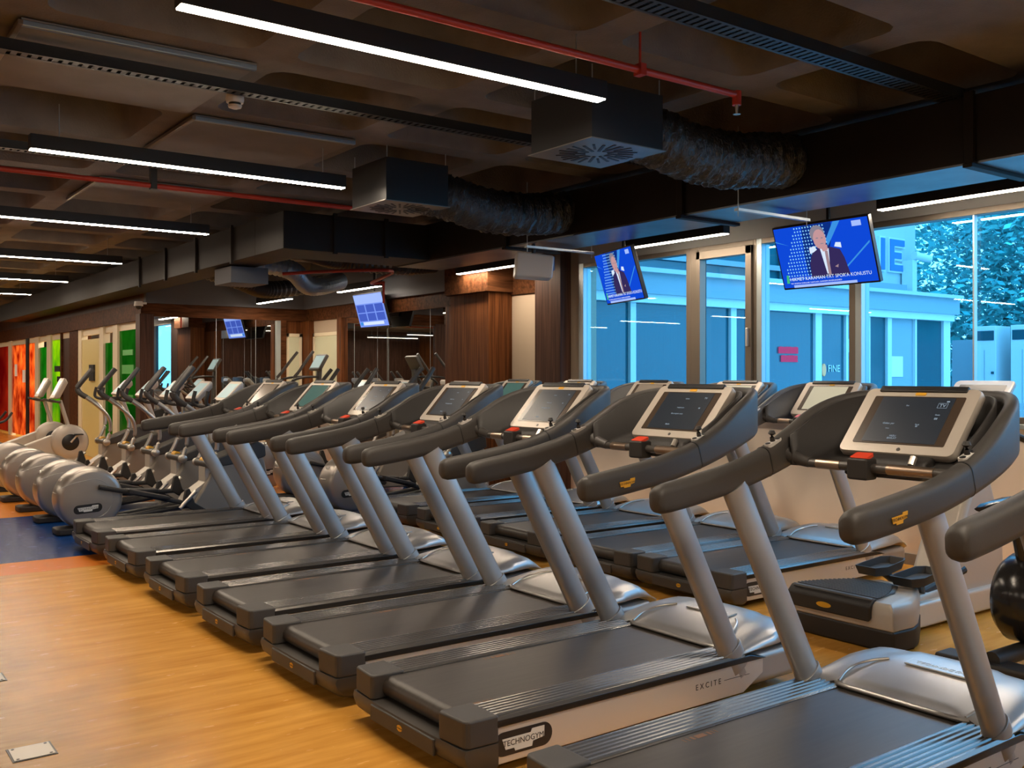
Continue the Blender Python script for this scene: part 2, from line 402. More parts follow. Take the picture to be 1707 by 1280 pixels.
WL = [(6.75, 3.72, 2.80, 'slim lamp above the large right window, cut by the right picture edge'), (6.75, 6.55, 2.80, 'slim lamp between the two televisions above the windows'),
      (6.75, 9.65, 2.80, 'slim lamp in front of the walnut column, beside the loudspeaker'), (6.75, 13.0, 2.80, 'slim lamp above the television with pale blue tables'),
      (6.2, 14.85, 2.71, 'slim lamp farthest back, in front of the mirrored back wall')]
for x, y, z, n in WL: lamp(x, y, z, 1.3, 'y', n, 'slim lamps along the window wall')
lamp(6.75, .6, 2.8, 1.3, 'y', 'slim lamp along the window wall behind the right picture edge', 'slim lamps along the window wall')

# ------------------------------------------------------------------ ducts and services
t = thing('air_duct', (0, 0, 0), 'long black rectangular air duct running above the treadmills to the far end', 'air duct')
MB().box(5.65, 6.27, -3.9, 9.95, 2.803, 3.2).build('duct_body', 'duct', t, bevel=.006)
MB().box(5.66, 6.26, -3.9, 9.94, 2.79, 2.803).build('underside', 'duct_lit', t)  # paler than the duct body: window light put into the underside colour
MB().box(3.94, 5.65, 9.2, 9.95, 2.80, 3.18).build('cross_branch', 'duct', t, bevel=.006)
MB().box(3.94, 4.38, 9.95, 26, 2.80, 3.18).build('far_branch', 'duct', t, bevel=.006)
for y in (.7, 3.05, 5.4, 7.75):
    MB().box(5.61, 6.31, y - .03, y + .03, 2.765, 2.79).box(5.62, 5.65, y - .03, y + .03, 2.79, 3.22).build('flange', 'duct', t, bevel=.004)
for x in (4.5, 5.1): MB().box(x - .02, x + .02, 9.17, 9.2, 2.78, 3.2).build('flange', 'duct', t)
for y in (10.6, 11.8, 13, 14.2): MB().box(3.91, 3.94, y - .02, y + .02, 2.77, 3.2).build('flange', 'duct', t)
# hangers under the duct
t2 = thing('duct_hanger', (5.96, 4.75, 2.75), 'thin steel hanger rail under the duct left of the large television', 'hanger', 'duct hangers')
MB().box(-.42, .42, -.02, .02, -.02, 0).build('rail', 'alulight', t2)
for s in (-1, 1): MB().tube([(s * .40, 0, -.06), (s * .40, 0, .6)], .004, 6).build('rod', 'alulight', t2)
c = dup(t2, (5.96, 7.3, 2.75), 'thin steel hanger rail under the duct beside the small tilted television')

def diffuser(x0, y0, z0, s, hgt, label):
    t = thing('air_diffuser', (x0 + s / 2, y0 + s / 2, z0), label, 'air diffuser', 'ceiling diffuser boxes')
    MB().box(-s / 2 + .015, s / 2 - .015, -s / 2 + .015, s / 2 - .015, .006, hgt).build('box', 'black', t)
    MB().box(-s / 2, s / 2, -s / 2, s / 2, 0, .006).build('face_plate', 'metalplate', t)
    b = MB()
    for k in range(24):
        a = 2 * math.pi * k / 24; ca, sa = math.cos(a), math.sin(a)
        r0, r1, w = (.07, .23, .009) if k % 2 == 0 else (.13, .25, .008)
        if k % 6 == 0: w = .014
        q = [(r0, -w), (r1, -w), (r1, w), (r0, w)]
        b.prism([(ca * x - sa * y, sa * x + ca * y) for x, y in q], 'z', -.003, .001)
    b.build('slots', 'black', t)
    for sx in (-1, 1):
        for sy in (-1, 1): MB().tube([(sx * s * .45, sy * s * .45, hgt), (sx * s * .45, sy * s * .45, 3.325 - z0)], .004, 6).build('rod', 'alulight', t)
    return t
diffuser(3.67, 4.21, 2.89, .6, .34, 'black diffuser box with a round slotted plate lit blue, nearest the camera')
diffuser(3.69, 6.66, 2.89, .6, .34, 'black diffuser box with a slotted plate above the middle treadmills, second from the camera')

def flexduct(pts, r, label):
    P = catmull(pts, 20); b = MB(); secs = []
    rnd = random.Random(3)
    n = 44; pts2 = [Vector(p) for p in P]; rs = []
    for i, p in enumerate(pts2):
        tt = (pts2[min(i + 1, len(pts2) - 1)] - pts2[max(i - 1, 0)]).normalized()
        sd = tt.cross(Vector((0, 0, 1))).normalized(); u = sd.cross(tt); ring = []
        base = r * (1 + .04 * math.sin(i * .9) + rnd.uniform(-.035, .035))
        for k in range(n):
            a = 2 * math.pi * k / n
            rr = base * (1 + rnd.uniform(-.055, .055))
            ring.append(p + sd * rr * math.cos(a) + u * rr * math.sin(a) * .95)
        rs.append(ring)
    b.rings(rs); o = b.build('flexible_duct', 'foil', smooth=70)
    return tag(o, label, 'flexible duct', 'crumpled foil ducts')
flexduct([(4.22, 4.50, 3.08), (4.45, 4.48, 3.05), (4.75, 4.45, 2.99), (5.1, 4.42, 2.98), (5.4, 4.4, 3.02), (5.68, 4.4, 3.04)], .19, 'crumpled black foil duct from the nearest diffuser box to the big duct')
flexduct([(4.24, 6.95, 3.05), (4.45, 6.92, 3.02), (4.75, 6.9, 2.96), (5.1, 6.9, 2.95), (5.4, 6.9, 2.98), (5.68, 6.9, 3.02)], .19, 'crumpled black foil duct from the second diffuser box to the big duct')

def hose(pts, r, label, m='black'):
    P = catmull(pts, 24); rr = [r * (1 + (.10 if i % 2 else -.06)) for i in range(len(P))]
    o = MB().tube(P, rr, 16).build('ventilation_hose', m, smooth=20)
    return tag(o, label, 'hose', 'corrugated ventilation hoses')
hose([(4.39, 12.0, 3.0), (5.2, 12.0, 2.92), (5.7, 12.4, 2.75), (6.4, 12.9, 2.9)], .12, 'black corrugated hose under the ceiling left of the pale blue television', 'bluetrim')
hose([(4.39, 13.2, 3.0), (5.0, 13.2, 2.85), (5.6, 13.6, 2.78), (6.6, 13.9, 2.95)], .12, 'black corrugated hose under the ceiling above the farthest slim lamp')
hose([(5.0, 11.0, 3.05), (5.6, 11.3, 3.0), (6.3, 11.0, 2.95), (7.0, 11.3, 3.05)], .12, 'black corrugated hose near the walnut column')
tag(MB().box(4.05, 4.5, 10.95, 11.5, 2.60, 2.79).build('control_box', 'greypaint', bevel=.004), 'grey rectangular box hanging under the far duct branch', 'box')

def tray(p0, p1, w, h, label):
    (x0, y, z), (x1, _, _) = p0, p1; L = x1 - x0
    t = thing('cable_tray', (x0, y, z), label, 'cable tray', 'perforated cable trays')
    b = MB(); b.box(0, L, -w / 2, -w / 2 + .004, 0, h); b.box(0, L, w / 2 - .004, w / 2, 0, h); b.build('side_rail', 'tray', t)
    b = MB(); n = int(L / .05)
    for k in range(n): b.box(k * .05, k * .05 + .03, -w / 2, w / 2, 0, .003)
    b.box(0, L, -w / 2, -w / 2 + .02, -.001, .002); b.box(0, L, w / 2 - .02, w / 2, -.001, .002)
    b.build('tray_bottom', 'tray', t)
    b = MB()
    for k, (yy, r) in enumerate(((-.02, .012), (.01, .010), (.03, .008))): b.tube([(0, yy, .018), (L, yy, .018)], r, 8)
    b.build('cables', 'black', t)
tray((-2.5, 5.6, 3.2), (5.6, 5.6, 3.2), .10, .06, 'black cable tray crossing the upper left ceiling past the smoke detector')
tray((1.4, 3.18, 3.2), (5.7, 3.18, 3.2), .14, .06, 'cable tray running from the top edge to the big duct at upper right')
tray((-2.5, 8.0, 3.2), (4.0, 8.0, 3.2), .10, .06, 'thin black cable tray behind the second linear lamp')

t = thing('sprinkler_pipe', (0, 3.71, 3.13), 'thin red sprinkler pipe near the top centre ending in a sprinkler head', 'pipe', 'red sprinkler pipes')
MB().tube([(-3, 0, 0), (4.33, 0, 0)], .019, 12).build('pipe', 'red', t)
MB().tube([(4.33, 0, .02), (4.33, 0, -.06)], [.026, .026], 12).build('elbow', 'red', t)
MB().tube([(4.33, 0, -.06), (4.33, 0, -.085), (4.33, 0, -.11), (4.33, 0, -.112)], [.012, .008, .006, .022], 10).build('sprinkler_head', 'chrome', t)
MB().box(3.55, 3.59, -.028, .028, -.03, .03).box(3.565, 3.575, -.004, .004, .03, .2).build('pipe_clamp', 'red', t)
t = thing('sprinkler_pipe', (0, 8.37, 3.12), 'thin red sprinkler pipe below the second linear lamp', 'pipe', 'red sprinkler pipes')
MB().tube([(-3, 0, 0), (4.6, 0, 0)], .022, 12).build('pipe', 'red', t)
MB().box(2.4, 2.45, -.03, .03, -.03, .22).build('pipe_clamp', 'black', t)
t = thing('sprinkler_pipe', (0, 0, 0), 'red pipe bending down beside the farthest corrugated hoses', 'pipe', 'red sprinkler pipes')
MB().tube(catmull([(4.7, 11.0, 2.74), (5.3, 10.6, 2.78), (5.8, 10.3, 2.78), (6.0, 11.2, 2.72), (6.4, 11.6, 2.78)], 6), .02, 10).build('pipe', 'red', t)
MB().tube([(6.4, 11.6, 2.79), (6.4, 11.6, 2.5)], .016, 10).build('drop_pipe', 'red', t)

t = thing('smoke_detector', (2.15, 5.75, 3.2), 'round white smoke detector under the cable tray', 'smoke detector')
MB().lathe([(.05, .04), (.055, 0), (.05, -.02)], (0, 0, 0)).build('base', 'white', t)
MB().lathe([(.036, -.02), (.036, -.035)], (0, 0, 0)).build('sensor_slots', 'black', t)
MB().lathe([(.042, -.035), (.038, -.048), (.02, -.055)], (0, 0, 0)).build('cap', 'white', t)

t = thing('loudspeaker', (5.75, 7.45, 2.57), 'white box loudspeaker hanging under the duct, beside the walnut column', 'loudspeaker', None, R(-32))
MB().prism([(-.19, -.10), (.17, -.12), (.19, .10), (-.17, .14)], 'y', -.13, .13).build('cabinet', 'white', t, bevel=.02)
MB().tube([(.0, 0, .1), (0, 0, .22)], .02, 8).build('bracket', 'black', t)
MB().box(.182, .20, -.05, .03, -.03, .1).build('mount_plate', 'o_blue', t, bevel=.006)

def dome(x, y, z, label):
    t = thing('security_camera', (x, y, z), label, 'security camera', 'dome cameras')
    MB().lathe([(.06, .06), (.065, .02), (.07, 0), (.068, -.01)], (0, 0, 0)).build('housing', 'white', t)
    MB().lathe([(.05, -.01), (.045, -.035), (.03, -.055), (.008, -.063)], (0, 0, 0)).build('lens_dome', 'black', t)
    MB().box(0.0, .12, -.02, .02, 0.02, .05).build('bracket', 'white', t)
dome(4.33, 15.72, 2.62, 'white dome camera on the walnut corner post by the mirrored wall')

for k, (x0, x1, y0, y1, n) in enumerate(((.70, .85, 4.26, 4.41, 'metal floor socket plate at the lower left corner'), (.70, .85, 5.43, 5.57, 'metal floor socket plate cut by the left picture edge'))):
    t = thing('floor_socket_plate', ((x0 + x1) / 2, (y0 + y1) / 2, 0), n, 'floor plate', 'floor socket plates')
    w = (x1 - x0) / 2; h = (y1 - y0) / 2
    MB().box(-w - .008, w + .008, -h - .008, h + .008, 0, .002).build('rim', 'black', t)
    MB().box(-w, w, -h, h, .001, .004).build('plate', 'metalplate', t)
    for sx in (-1, 1):
        for sy in (-1, 1): MB().lathe([(.006, .004), (.006, .0055)], (sx * (w - .014), sy * (h - .014), 0), n=10).build('screw', 'black', t)

# ------------------------------------------------------------------ windows
def win(n, y0, y1, fw0, fw1, z0=1.17, z1=2.80, sash=None):
    """glazed bay of the window wall; fw0 / fw1: mullion widths at its far / near side"""
    t = bpy.data.objects.new('window_%d' % n, None); COL.objects.link(t); t['kind'] = 'structure'; t.location = (XW, (y0 + y1) / 2, z0)
    def B(name, a, b, c, d, m, x0=-.02, x1=.10): MB().box(x0, x1, a - t.location.y, b - t.location.y, c - z0, d - z0).build(name, m, t, bevel=.004)
    B('window_frame', y0, y0 + fw0, z0, z1, 'alu'); B('window_frame', y1 - fw1, y1, z0, z1, 'alulight' if n != 2 else 'alu')
    B('window_frame', y0 + fw0, y1 - fw1, z1 - .05, z1, 'alu'); B('window_frame', y0 + fw0, y1 - fw1, z0, z0 + .05, 'alu')
    a, bb, c, d = y0 + fw0, y1 - fw1, z0 + .05, z1 - .05
    if sash:
        for q in ((a, a + .07, c, d), (bb - .05, bb, c, d), (a, bb, d - .08, d), (a, bb, c, c + .08)): B('sash', *q, 'alu', -.05, .05)
        B('window_handle', a + .02, a + .045, 1.80, 1.97, 'chrome', -.08, -.05)
        a += .07; bb -= .05; c += .08; d -= .08
    MB().box(.035, .045, a - t.location.y, bb - t.location.y, c - z0, d - z0).build('window_glass', 'glass', t)
    return t
win(1, 6.79, 8.52, .06, .08)
win(2, 5.96, 6.79, .04, .10, sash=True)
win(3, 4.91, 5.96, .06, .06)
win(4, 1.6, 4.91, .03, .06)
win(5, -1.8, 1.6, .03, .03)
struct(MB().box(XW - .015, XW + .03, 3.878, 3.890, 1.2, 2.77).build('trim_9', 'alulight'))

# ------------------------------------------------------------------ mirrored walls, doors and studio partitions
def mirror(name, x0, x1, y0, y1, z0, z1, label, joints, ax):
    t = thing(name, ((x0 + x1) / 2, (y0 + y1) / 2, z0), label, 'mirror', 'wall mirrors')
    c = t.location.copy()
    MB().box(x0 - c.x, x1 - c.x, y0 - c.y, y1 - c.y, 0, z1 - z0).build('mirror_glass', 'mirror', t)
    for q in joints:
        if ax == 'x': MB().box(q - .003 - c.x, q + .003 - c.x, y0 - .002 - c.y, y0 - c.y, 0, z1 - z0).build('joint', 'alulight', t)
        else: MB().box(x0 - .002 - c.x, x0 - c.x, q - .003 - c.y, q + .003 - c.y, 0, z1 - z0).build('joint', 'alulight', t)
mirror('wall_mirror', 4.60, 6.66, YB - .02, YB, .35, 2.466, 'large wall mirror on the back wall between the corner post and the cream door', (5.62, 6.3), 'x')
mirror('wall_mirror', XW - .02, XW, 11.3, 14.42, .35, 2.466, 'large wall mirror on the right wall beside the walnut column', (11.75, 12.95, 13.3), 'y')
def slim_post(x0, x1, y0, y1, z1, m, n): struct(MB().box(x0, x1, y0, y1, 0, z1).build(n, m, bevel=.003))
slim_post(6.66, 6.74, YB - .05, YB, 2.466, 'alulight', 'trim_10'); slim_post(6.74, 6.84, YB - .06, YB, 2.466, 'walnut_beam', 'trim_11')
slim_post(XW - .08, XW, 14.42, 14.58, 2.466, 'walnut', 'trim_12'); slim_post(7.16, XW, 15.62, YB, 2.466, 'walnut', 'trim_13'); slim_post(XW - .06, XW, 10.7, 11.3, 2.466, 'walnut', 'trim_14')
def door(n, x0, x1, y0, y1, z1, ax):
    t = bpy.data.objects.new('door_%d' % n, None); COL.objects.link(t); t['kind'] = 'structure'
    if ax == 'x':
        MB().box(x0, x0 + .05, y0, y1, 0, z1).box(x1 - .05, x1, y0, y1, 0, z1).box(x0, x1, y0, y1, z1 - .06, z1).build('door_frame', 'cream', t, bevel=.003)
        MB().box(x0 + .05, x1 - .05, y0 + .01, y1, 0, z1 - .06).build('door_panel', M['cream_glass'], t)
    else:
        MB().box(x0, x1, y0, y0 + .05, 0, z1).box(x0, x1, y1 - .05, y1, 0, z1).box(x0, x1, y0, y1, z1 - .06, z1).build('door_frame', 'cream', t, bevel=.003)
        MB().box(x0 + .01, x1, y0 + .05, y1 - .05, 0, z1 - .06).build('door_panel', M['cream_glass'], t)
M['cream_glass'] = mat('frosted_cream_glass', (.55, .56, .40), .12, coat=.6)  # plain cream glass colour, without emission
door(1, 6.85, 7.14, YB - .03, YB, 2.25, 'x'); door(2, XW - .03, XW, 14.6, 15.6, 2.25, 'y')

# studio partition (x = XG)
GF = {'green': film_mat('green_film', (.01, .20, .015), (.03, .34, .03)), 'lime': film_mat('lime_film', (.12, .45, .02), (.5, .75, .03)),
      'orange': film_mat('orange_film', (.42, .05, .012), (.95, .42, .14), 2.6), 'red': film_mat('red_film', (.32, .006, .012), (.6, .09, .03), .8)}
def pane(y0, y1, m, label, z1=2.28, grp='coloured glass panels of the studios', extras=()):
    t = thing('glass_panel', (XG, (y0 + y1) / 2, 0), label, 'glass panel', grp)
    h = (y1 - y0) / 2
    MB().box(.02, .035, -h, h, .06, z1).build('film', m, t)
    for e in extras:
        a, b_, c_, d_, mm = e; MB().box(.005, .018, a, b_, c_, d_).build('printed_mark', mm, t)
    return t
def gpost(n, y0, y1, m, z1=2.5, w=.12): struct(MB().box(XG - .02, XG - .02 + w, y0, y1, 0, z1).build('trim_%d' % n, m, bevel=.003))
gm = mat('pale_green_print', (.10, .42, .10), .4)
gpost(15, 16.12, 16.2, 'walnut_dark')
pane(16.3, 17.4, GF['green'], 'dark green film glass panel beside the walnut corner post', extras=((-.3, .3, 1.86, 1.95, gm), (-.35, .35, 1.55, 1.7, gm), (-.1, .45, 1.28, 1.36, 'black'), (-.3, .3, 1.05, 1.2, gm)))
gpost(16, 17.4, 17.7, 'cream', 2.4)
pane(17.7, 18.35, GF['green'], 'narrow green film glass panel left of the cream upright', z1=2.1)
gpost(17, 18.35, 18.62, 'cream', 2.4)
d3 = bpy.data.objects.new('door_3', None); COL.objects.link(d3); d3['kind'] = 'structure'
MB().box(XG, XG + .05, 18.62, 20.0, 0, 2.2).build('door_panel', mat('cream_door', (.62, .52, .22), .35), d3)
MB().box(XG - .03, XG, 19.0, 19.35, 1.42, 1.72).build('door_sign', 'black', d3)
gpost(18, 20.0, 20.25, 'cream', 2.4); gpost(19, 20.3, 21.0, 'walnut_beam', 2.5, .25)
pane(21.0, 21.75, M['walnut_dark'], 'dark walnut doorway panel left of the wood pillar', grp='dark panels')
gpost(20, 21.75, 21.85, 'walnut_beam')
pane(21.85, 22.8, GF['lime'], 'bright yellow-green film glass panel with two dark marks', extras=((-.3, .2, 1.6, 1.72, 'black'), (-.3, -.05, 1.38, 1.5, 'black')))
gpost(21, 22.8, 23.2, 'cream', 2.4)
pane(23.2, 24.1, GF['green'], 'narrow dark green film glass panel right of the orange ones', z1=2.15)
gpost(22, 24.1, 24.5, 'cream', 2.4)
pane(24.5, 25.35, GF['orange'], 'orange film glass panel with a bright glow, right of the black upright')
gpost(23, 25.35, 25.6, 'black')
pane(25.6, 27.6, GF['orange'], 'orange film glass panel with pinned paper sheets', extras=((-.8, -.45, 1.35, 1.65, 'paper'), (.3, .6, 1.5, 1.8, 'paper')))
gpost(24, 27.6, 27.95, 'cream', 2.4)
pane(27.95, 31.5, GF['red'], 'red film glass panel at the left picture edge')
struct(MB().box(XG + .02, XG + .08, YB + .2, 36, 2.28, 2.40).build('trim_25', 'cream'))
struct(MB().box(XG - .01, XG + .1, 31.5, 36, 0, 2.5).build('wall_studio_end', 'walnut_dark'))
# studio lamps behind the film
def arealamp(name, loc, sx, sy, p, col, rot):
    l = bpy.data.lights.new(name, 'AREA'); l.shape = 'RECTANGLE'; l.size = sx; l.size_y = sy; l.energy = p; l.color = col
    o = bpy.data.objects.new(name, l); COL.objects.link(o); o.location = loc; o.rotation_euler = rot; return o
arealamp('studio_lamp', (XG + 1.8, 24.5, 2.9), 1.2, 6, 420, (1, .85, .65), (0, R(25), 0))
arealamp('studio_lamp', (XG + 1.8, 18.5, 2.9), 1.2, 4, 130, (1, .9, .75), (0, R(25), 0))

# ------------------------------------------------------------------ treadmill
def make_treadmill():
    t = thing('treadmill', (0, 0, 0), 'x', 'treadmill', 'treadmills')
    for s in (1, -1):
        a, b2 = sorted((s * .402, s * .436))
        MB().prism([(.13, .045), (.13, .195), (1.70, .195), (1.70, .12), (1.56, .05)], 'y', a, b2).build('side_panel', 'panel', t, bevel=.006)
        a, b2 = sorted((s * .39, s * .447))
        MB().prism([(.13, .190), (.13, .222), (1.60, .222), (1.72, .19)], 'y', a, b2).build('rail_trim', 'blackgloss', t, bevel=.006)
        P = [(.262, .205), (.262, .229)]
        for k in range(6):
            y = .275 + k * .026
            P += [(y, .231), (y + .004, .237), (y + .016, .237), (y + .020, .231)]
        P += [(.436, .230), (.446, .220), (.446, .205)]
        MB().prism([(s * y, z) for y, z in P], 'x', .13, 1.56).build('foot_rail', 'rail', t, smooth=25)
        c = MB(); c.prism([(-.012, .272 * s), (.0, .43 * s), (.015, .445 * s), (.15, .448 * s), (.15, .262 * s), (0.005, .262 * s)], 'z', .135, .241).build('end_cap', 'grey', t, bevel=.016, segs=3)
    # cowl: front section below the hood
    MB().box(1.55, 2.0, -.40, .40, .05, .2).build('motor_casing', 'upright', t, bevel=.03)
    MB().box(.12, 1.6, -.395, .395, .06, .2).build('deck', 'greyd', t)
    # belt with a rounded rear roller
    P = [(1.60, .2255), (.085, .2255)]
    for k in range(1, 9): a = R(90 + 180 * k / 9); P.append((.085 + .045 * math.cos(a), .1805 + .045 * math.sin(a)))
    P += [(.085, .1355), (.6, .1355), (.6, .215), (1.6, .215)]
    MB().prism(P, 'y', -.262, .262).build('running_belt', 'belt', t, smooth=50)
    rb = COL.objects[-1]; bmk = mat('faded_belt_print', (.20, .10, .05), .6)
    for x0, y0 in ((.55, .235), (.09, -.245)):
        b = MB()
        for k, w in enumerate((.004, .004, .012, .05, .012, .004, .004)):
            xx = x0 + (0, .02, .04, .062, .125, .147, .165)[k]; b.box(xx, xx + w, y0 - .02, y0 + .006, .2255, .2262)
        b.build('belt_marking', bmk, rb)
    # rear cover: bowed underside
    rs = []
    for y, k in ((-.446, .55), (-.436, .86), (-.40, 1), (-.2, 1), (0, 1), (.2, 1), (.40, 1), (.436, .86), (.446, .55)):
        bow = .012 * (1 - (y / .446) ** 2)
        rs.append([(.15 - (.15 - x) * (.93 + .07 * k) - (bow if x < .1 else 0), y, .135 - (.135 - z) * (.55 + .45 * k)) for x, z in ((.15, .135), (-.005, .135), (-.012, .11), (.0, .07), (.035, .04), (.09, .025), (.12, .022), (.148, .03), (.148, .135))])
    MB().rings(rs).build('rear_cover', 'capgrey', t, smooth=50)
    MB().box(-.026, -.01, -.255, .255, .062, .128).build('rear_plate', 'grey', t, bevel=.006); rp = COL.objects[-1]
    m = frame((-.0268, 0, .098), (0, -1, 0), (0, 0, 1))
    MB(m).prism(ell(.021, .013, 14), 'z', 0, .0015).build('yellow_badge', 'yellow', rp)
    text('badge_lettering', 'TECHNOGYM', .0075, 'badge_b', rp, m @ Matrix.Translation((0, 0, .002)), .0003)
    # motor hood
    rs = []; nxh, nyh = 22, 24
    for i in range(nxh + 1):
        u = i / nxh; x = 1.50 + .60 * u; row = []
        prof = .012 + .066 * math.sin(min(u * 1.35, 1) * math.pi / 2) - (.13 * max(0, (u - .72) / .28) ** 2)
        for j in range(nyh + 1):
            v = -1 + 2 * j / nyh; y = v * .437; xx = x
            edge = 1 - abs(v) ** 14
            taper = 1 - .12 * max(0, u - .5) * 2 * 1
            crown = .014 * (1 - v * v) * min(1, u * 2)
            if i == 0: z = .2325
            else: z = .215 + prof * (.35 + .65 * edge) + crown
            # central raised panel
            if abs(v) < .56 - .10 * u and .05 < u < .86: z += .007
            row.append((xx + (.05 * abs(v) if i == 0 and abs(v) > .6 else 0), y * taper, z))
        rs.append(row)
    hb = MB(); hb.rings(rs, caps=False, close=False)
    hb.build('motor_hood', 'hood', t, solid=-.012, smooth=25)
    MB().box(1.58, 2.06, -.41, .41, .05, .21).build('front_casing', 'upright', t, bevel=.04, segs=3)
    for s in (1, -1):
        arc = [(1.53, s * .275, .248), (1.60, s * .288, .272), (1.67, s * .278, .292), (1.74, s * .24, .307), (1.78, s * .20, .314)]
        MB().tube(catmull(arc, 4), .0055, 8).build('hood_crease', 'chrome', t)
    m = frame((1.80, -.02, .3215), (0, -1, 0), (1, 0, .075))
    MB(m).prism([(-.14, -.035), (.14, -.035), (.14, .035), (-.14, .035)], 'z', -.004, .0015).build('name_plate', 'panel', t); npl = COL.objects[-1]
    MB(m).prism([(-.137, -.032), (.137, -.032), (.137, .032), (-.137, .032)], 'z', .001, .0022).build('name_plate_face', 'hood', npl)
    text('name_plate_lettering', 'TECHNOGYM', .034, 'badge_w', npl, m @ Matrix.Translation((0, 0, .003)), .0006)
    # uprights
    for s in (1, -1):
        MB().tube([(1.56, s * .405, .13), (1.50, s * .405, .235), (1.035, s * .416, 1.085)], 0, sec=[ell(.033, .066, 20)] * 3).build('upright', 'upright', t, smooth=60)
        MB().tube([(1.545, s * .405, .16), (1.487, s * .405, .262)], 0, sec=[ell(.040, .078, 20)] * 2).build('upright_collar', 'upright', t, bevel=.004)
    # one-piece handlebar loop
    H = [(.585, .412, 1.058, .060, .050), (.592, .412, 1.058, .088, .062), (.612, .413, 1.060, .106, .070), (.65, .415, 1.065, .114, .074), (.82, .420, 1.086, .118, .075), (1.05, .426, 1.122, .120, .073),
         (1.25, .428, 1.172, .128, .070), (1.42, .426, 1.236, .155, .064), (1.56, .410, 1.296, .190, .056), (1.68, .372, 1.335, .210, .052), (1.78, .30, 1.357, .215, .050), (1.845, .18, 1.366, .205, .050), (1.865, 0, 1.368, .20, .050)]
    Hf = H[:3] + catmull(H[3:], 4)
    full = Hf + [(x, -y, z, h, w) for x, y, z, h, w in Hf[-2::-1]]
    pts = [(x, y, z) for x, y, z, h, w in full]
    secs = [rrect(w, h, min(w, h) * .46, 4) for x, y, z, h, w in full]
    MB().tube(pts, 0, sec=secs).build('handlebar', 'grey', t, smooth=50); hbar = COL.objects[-1]
    for s in (1, -1):   # seam between grip and arm
        MB().tube([(1.238, s * .428, 1.169), (1.243, s * .428, 1.1705)], 0, sec=[rrect(.073, .130, .033, 4)] * 2).build('grip_seam', 'black', hbar)
        # joystick control on the arm
        m = frame((1.28, s * .418, 1.252), (1, 0, .30), (0, 1, 0))
        MB(m).prism(rrect(.095, .032, .015, 5), 'z', -.012, .003).build('control_plate', 'white', t); cpl = COL.objects[-1]
        MB(m).lathe([(.011, .002), (.011, .005)], (-.032, 0, 0), n=14).lathe([(.011, .002), (.011, .005)], (.032, 0, 0), n=14).build('control_dots', 'black', cpl)
        MB(m).tube([(0, 0, 0), (0, 0, .02), (.004, 0, .035), (.008, 0, .048)], [.011, .009, .016, .010], 10).build('joystick', 'greyd', cpl)
        # hub fairing joining the arm to the cross bar
        MB().tube([(1.36, s * .425, 1.205), (1.375, s * .36, 1.18), (1.38, s * .31, 1.168)], [.036, .027, .021], 14).build('bar_hub', 'grey', t)
    MB().tube([(1.38, .32, 1.167), (1.38, -.32, 1.167)], .0185, 14).build('hand_bar', 'capgrey', t); hdb = COL.objects[-1]
    for y0, y1 in ((.27, .16), (-.05, -.24)):
        MB().tube([(1.38, y0, 1.167), (1.38, y1, 1.167)], .0205, 14).build('hand_sensor', 'sensor', hdb)
    MB().box(1.335, 1.41, .015, .105, 1.12, 1.205).build('stop_box', 'greyd', t, bevel=.01); sbx = COL.objects[-1]
    MB(frame((1.372, .06, 1.212), (0, -1, 0), (1, 0, .35))).prism(rrect(.075, .055, .008), 'z', -.008, .004).build('stop_button', 'sred', sbx)
    # dark bowl behind the console
    idx = [i for i, q in enumerate(full) if q[0] >= 1.38]
    r0, r1, r2, r3 = [], [], [], []
    for i in idx:
        x, y, z, h, w = full[i]
        r0.append((x - .034, y * .895, z + h * .41)); r1.append((x - .036, y * .885, z - h * .44))
        r2.append((1.40 + (x - 1.38) * .80, y * .78, 1.15 + (x - 1.38) * .24)); r3.append((1.42 + (x - 1.38) * .3, y * .45, 1.155 + (x - 1.38) * .1))
    MB().rings([r0, r1, r2, r3], caps=False, close=False).build('console_shell', 'greyd', t, solid=.012, smooth=60)
    MB().prism([(1.40, 1.13), (1.44, 1.20), (1.55, 1.24), (1.70, 1.36), (1.76, 1.36), (1.70, 1.22), (1.52, 1.12)], 'y', -.17, .17).build('console_neck', 'greyd', t, bevel=.015)
    MB().tube([(1.42, -.12, 1.185), (1.44, -.12, 1.215)], .014, 10).build('socket_knob', 'chrome', t)
    # console
    u = Vector((.676, 0, .737)); m = frame((1.60, 0, 1.345), (0, -1, 0), u)
    w, h = .50, .345
    MB(m).rings([[(x * q + 0, y * q2, z) for x, y in rrect(w, h, .028, 5)] for q, q2, z in ((.93, .9, -.055), (1.0, 1.0, -.028), (1.0, 1.0, -.006), (.985, .98, .004))]).build('console_frame', 'silver', t, smooth=40); cf = COL.objects[-1]
    MB(m).prism(rrect(.395, .252, .006), 'z', .003, .0062).build('bezel', 'bezel', cf)
    MB(m).prism([(-.158, -.118), (.158, -.118), (.158, .120), (-.158, .120)], 'z', .006, .0078).build('screen', 'screen', cf)
    MB(m).box(-.19, .19, .150, .180, -.045, .012).build('top_lip', 'black', cf, bevel=.004)
    b = MB(m @ Matrix.Translation((0, .140, 0))); b.prism(rrect(.046, .015, .004), 'z', .003, .0065).build('console_badge', 'yellow', cf)
    b = MB(m @ Matrix.Translation((.02, -.150, 0))); b.lathe([(.008, .003), (.008, .006)], (0, 0, 0), n=14).build('home_button', 'capgrey', cf)
    b = MB(m @ Matrix.Translation((.02, -.176, -.02))); b.box(-.022, .022, -.004, .004, -.01, .01).build('headphone_socket', 'black', cf)
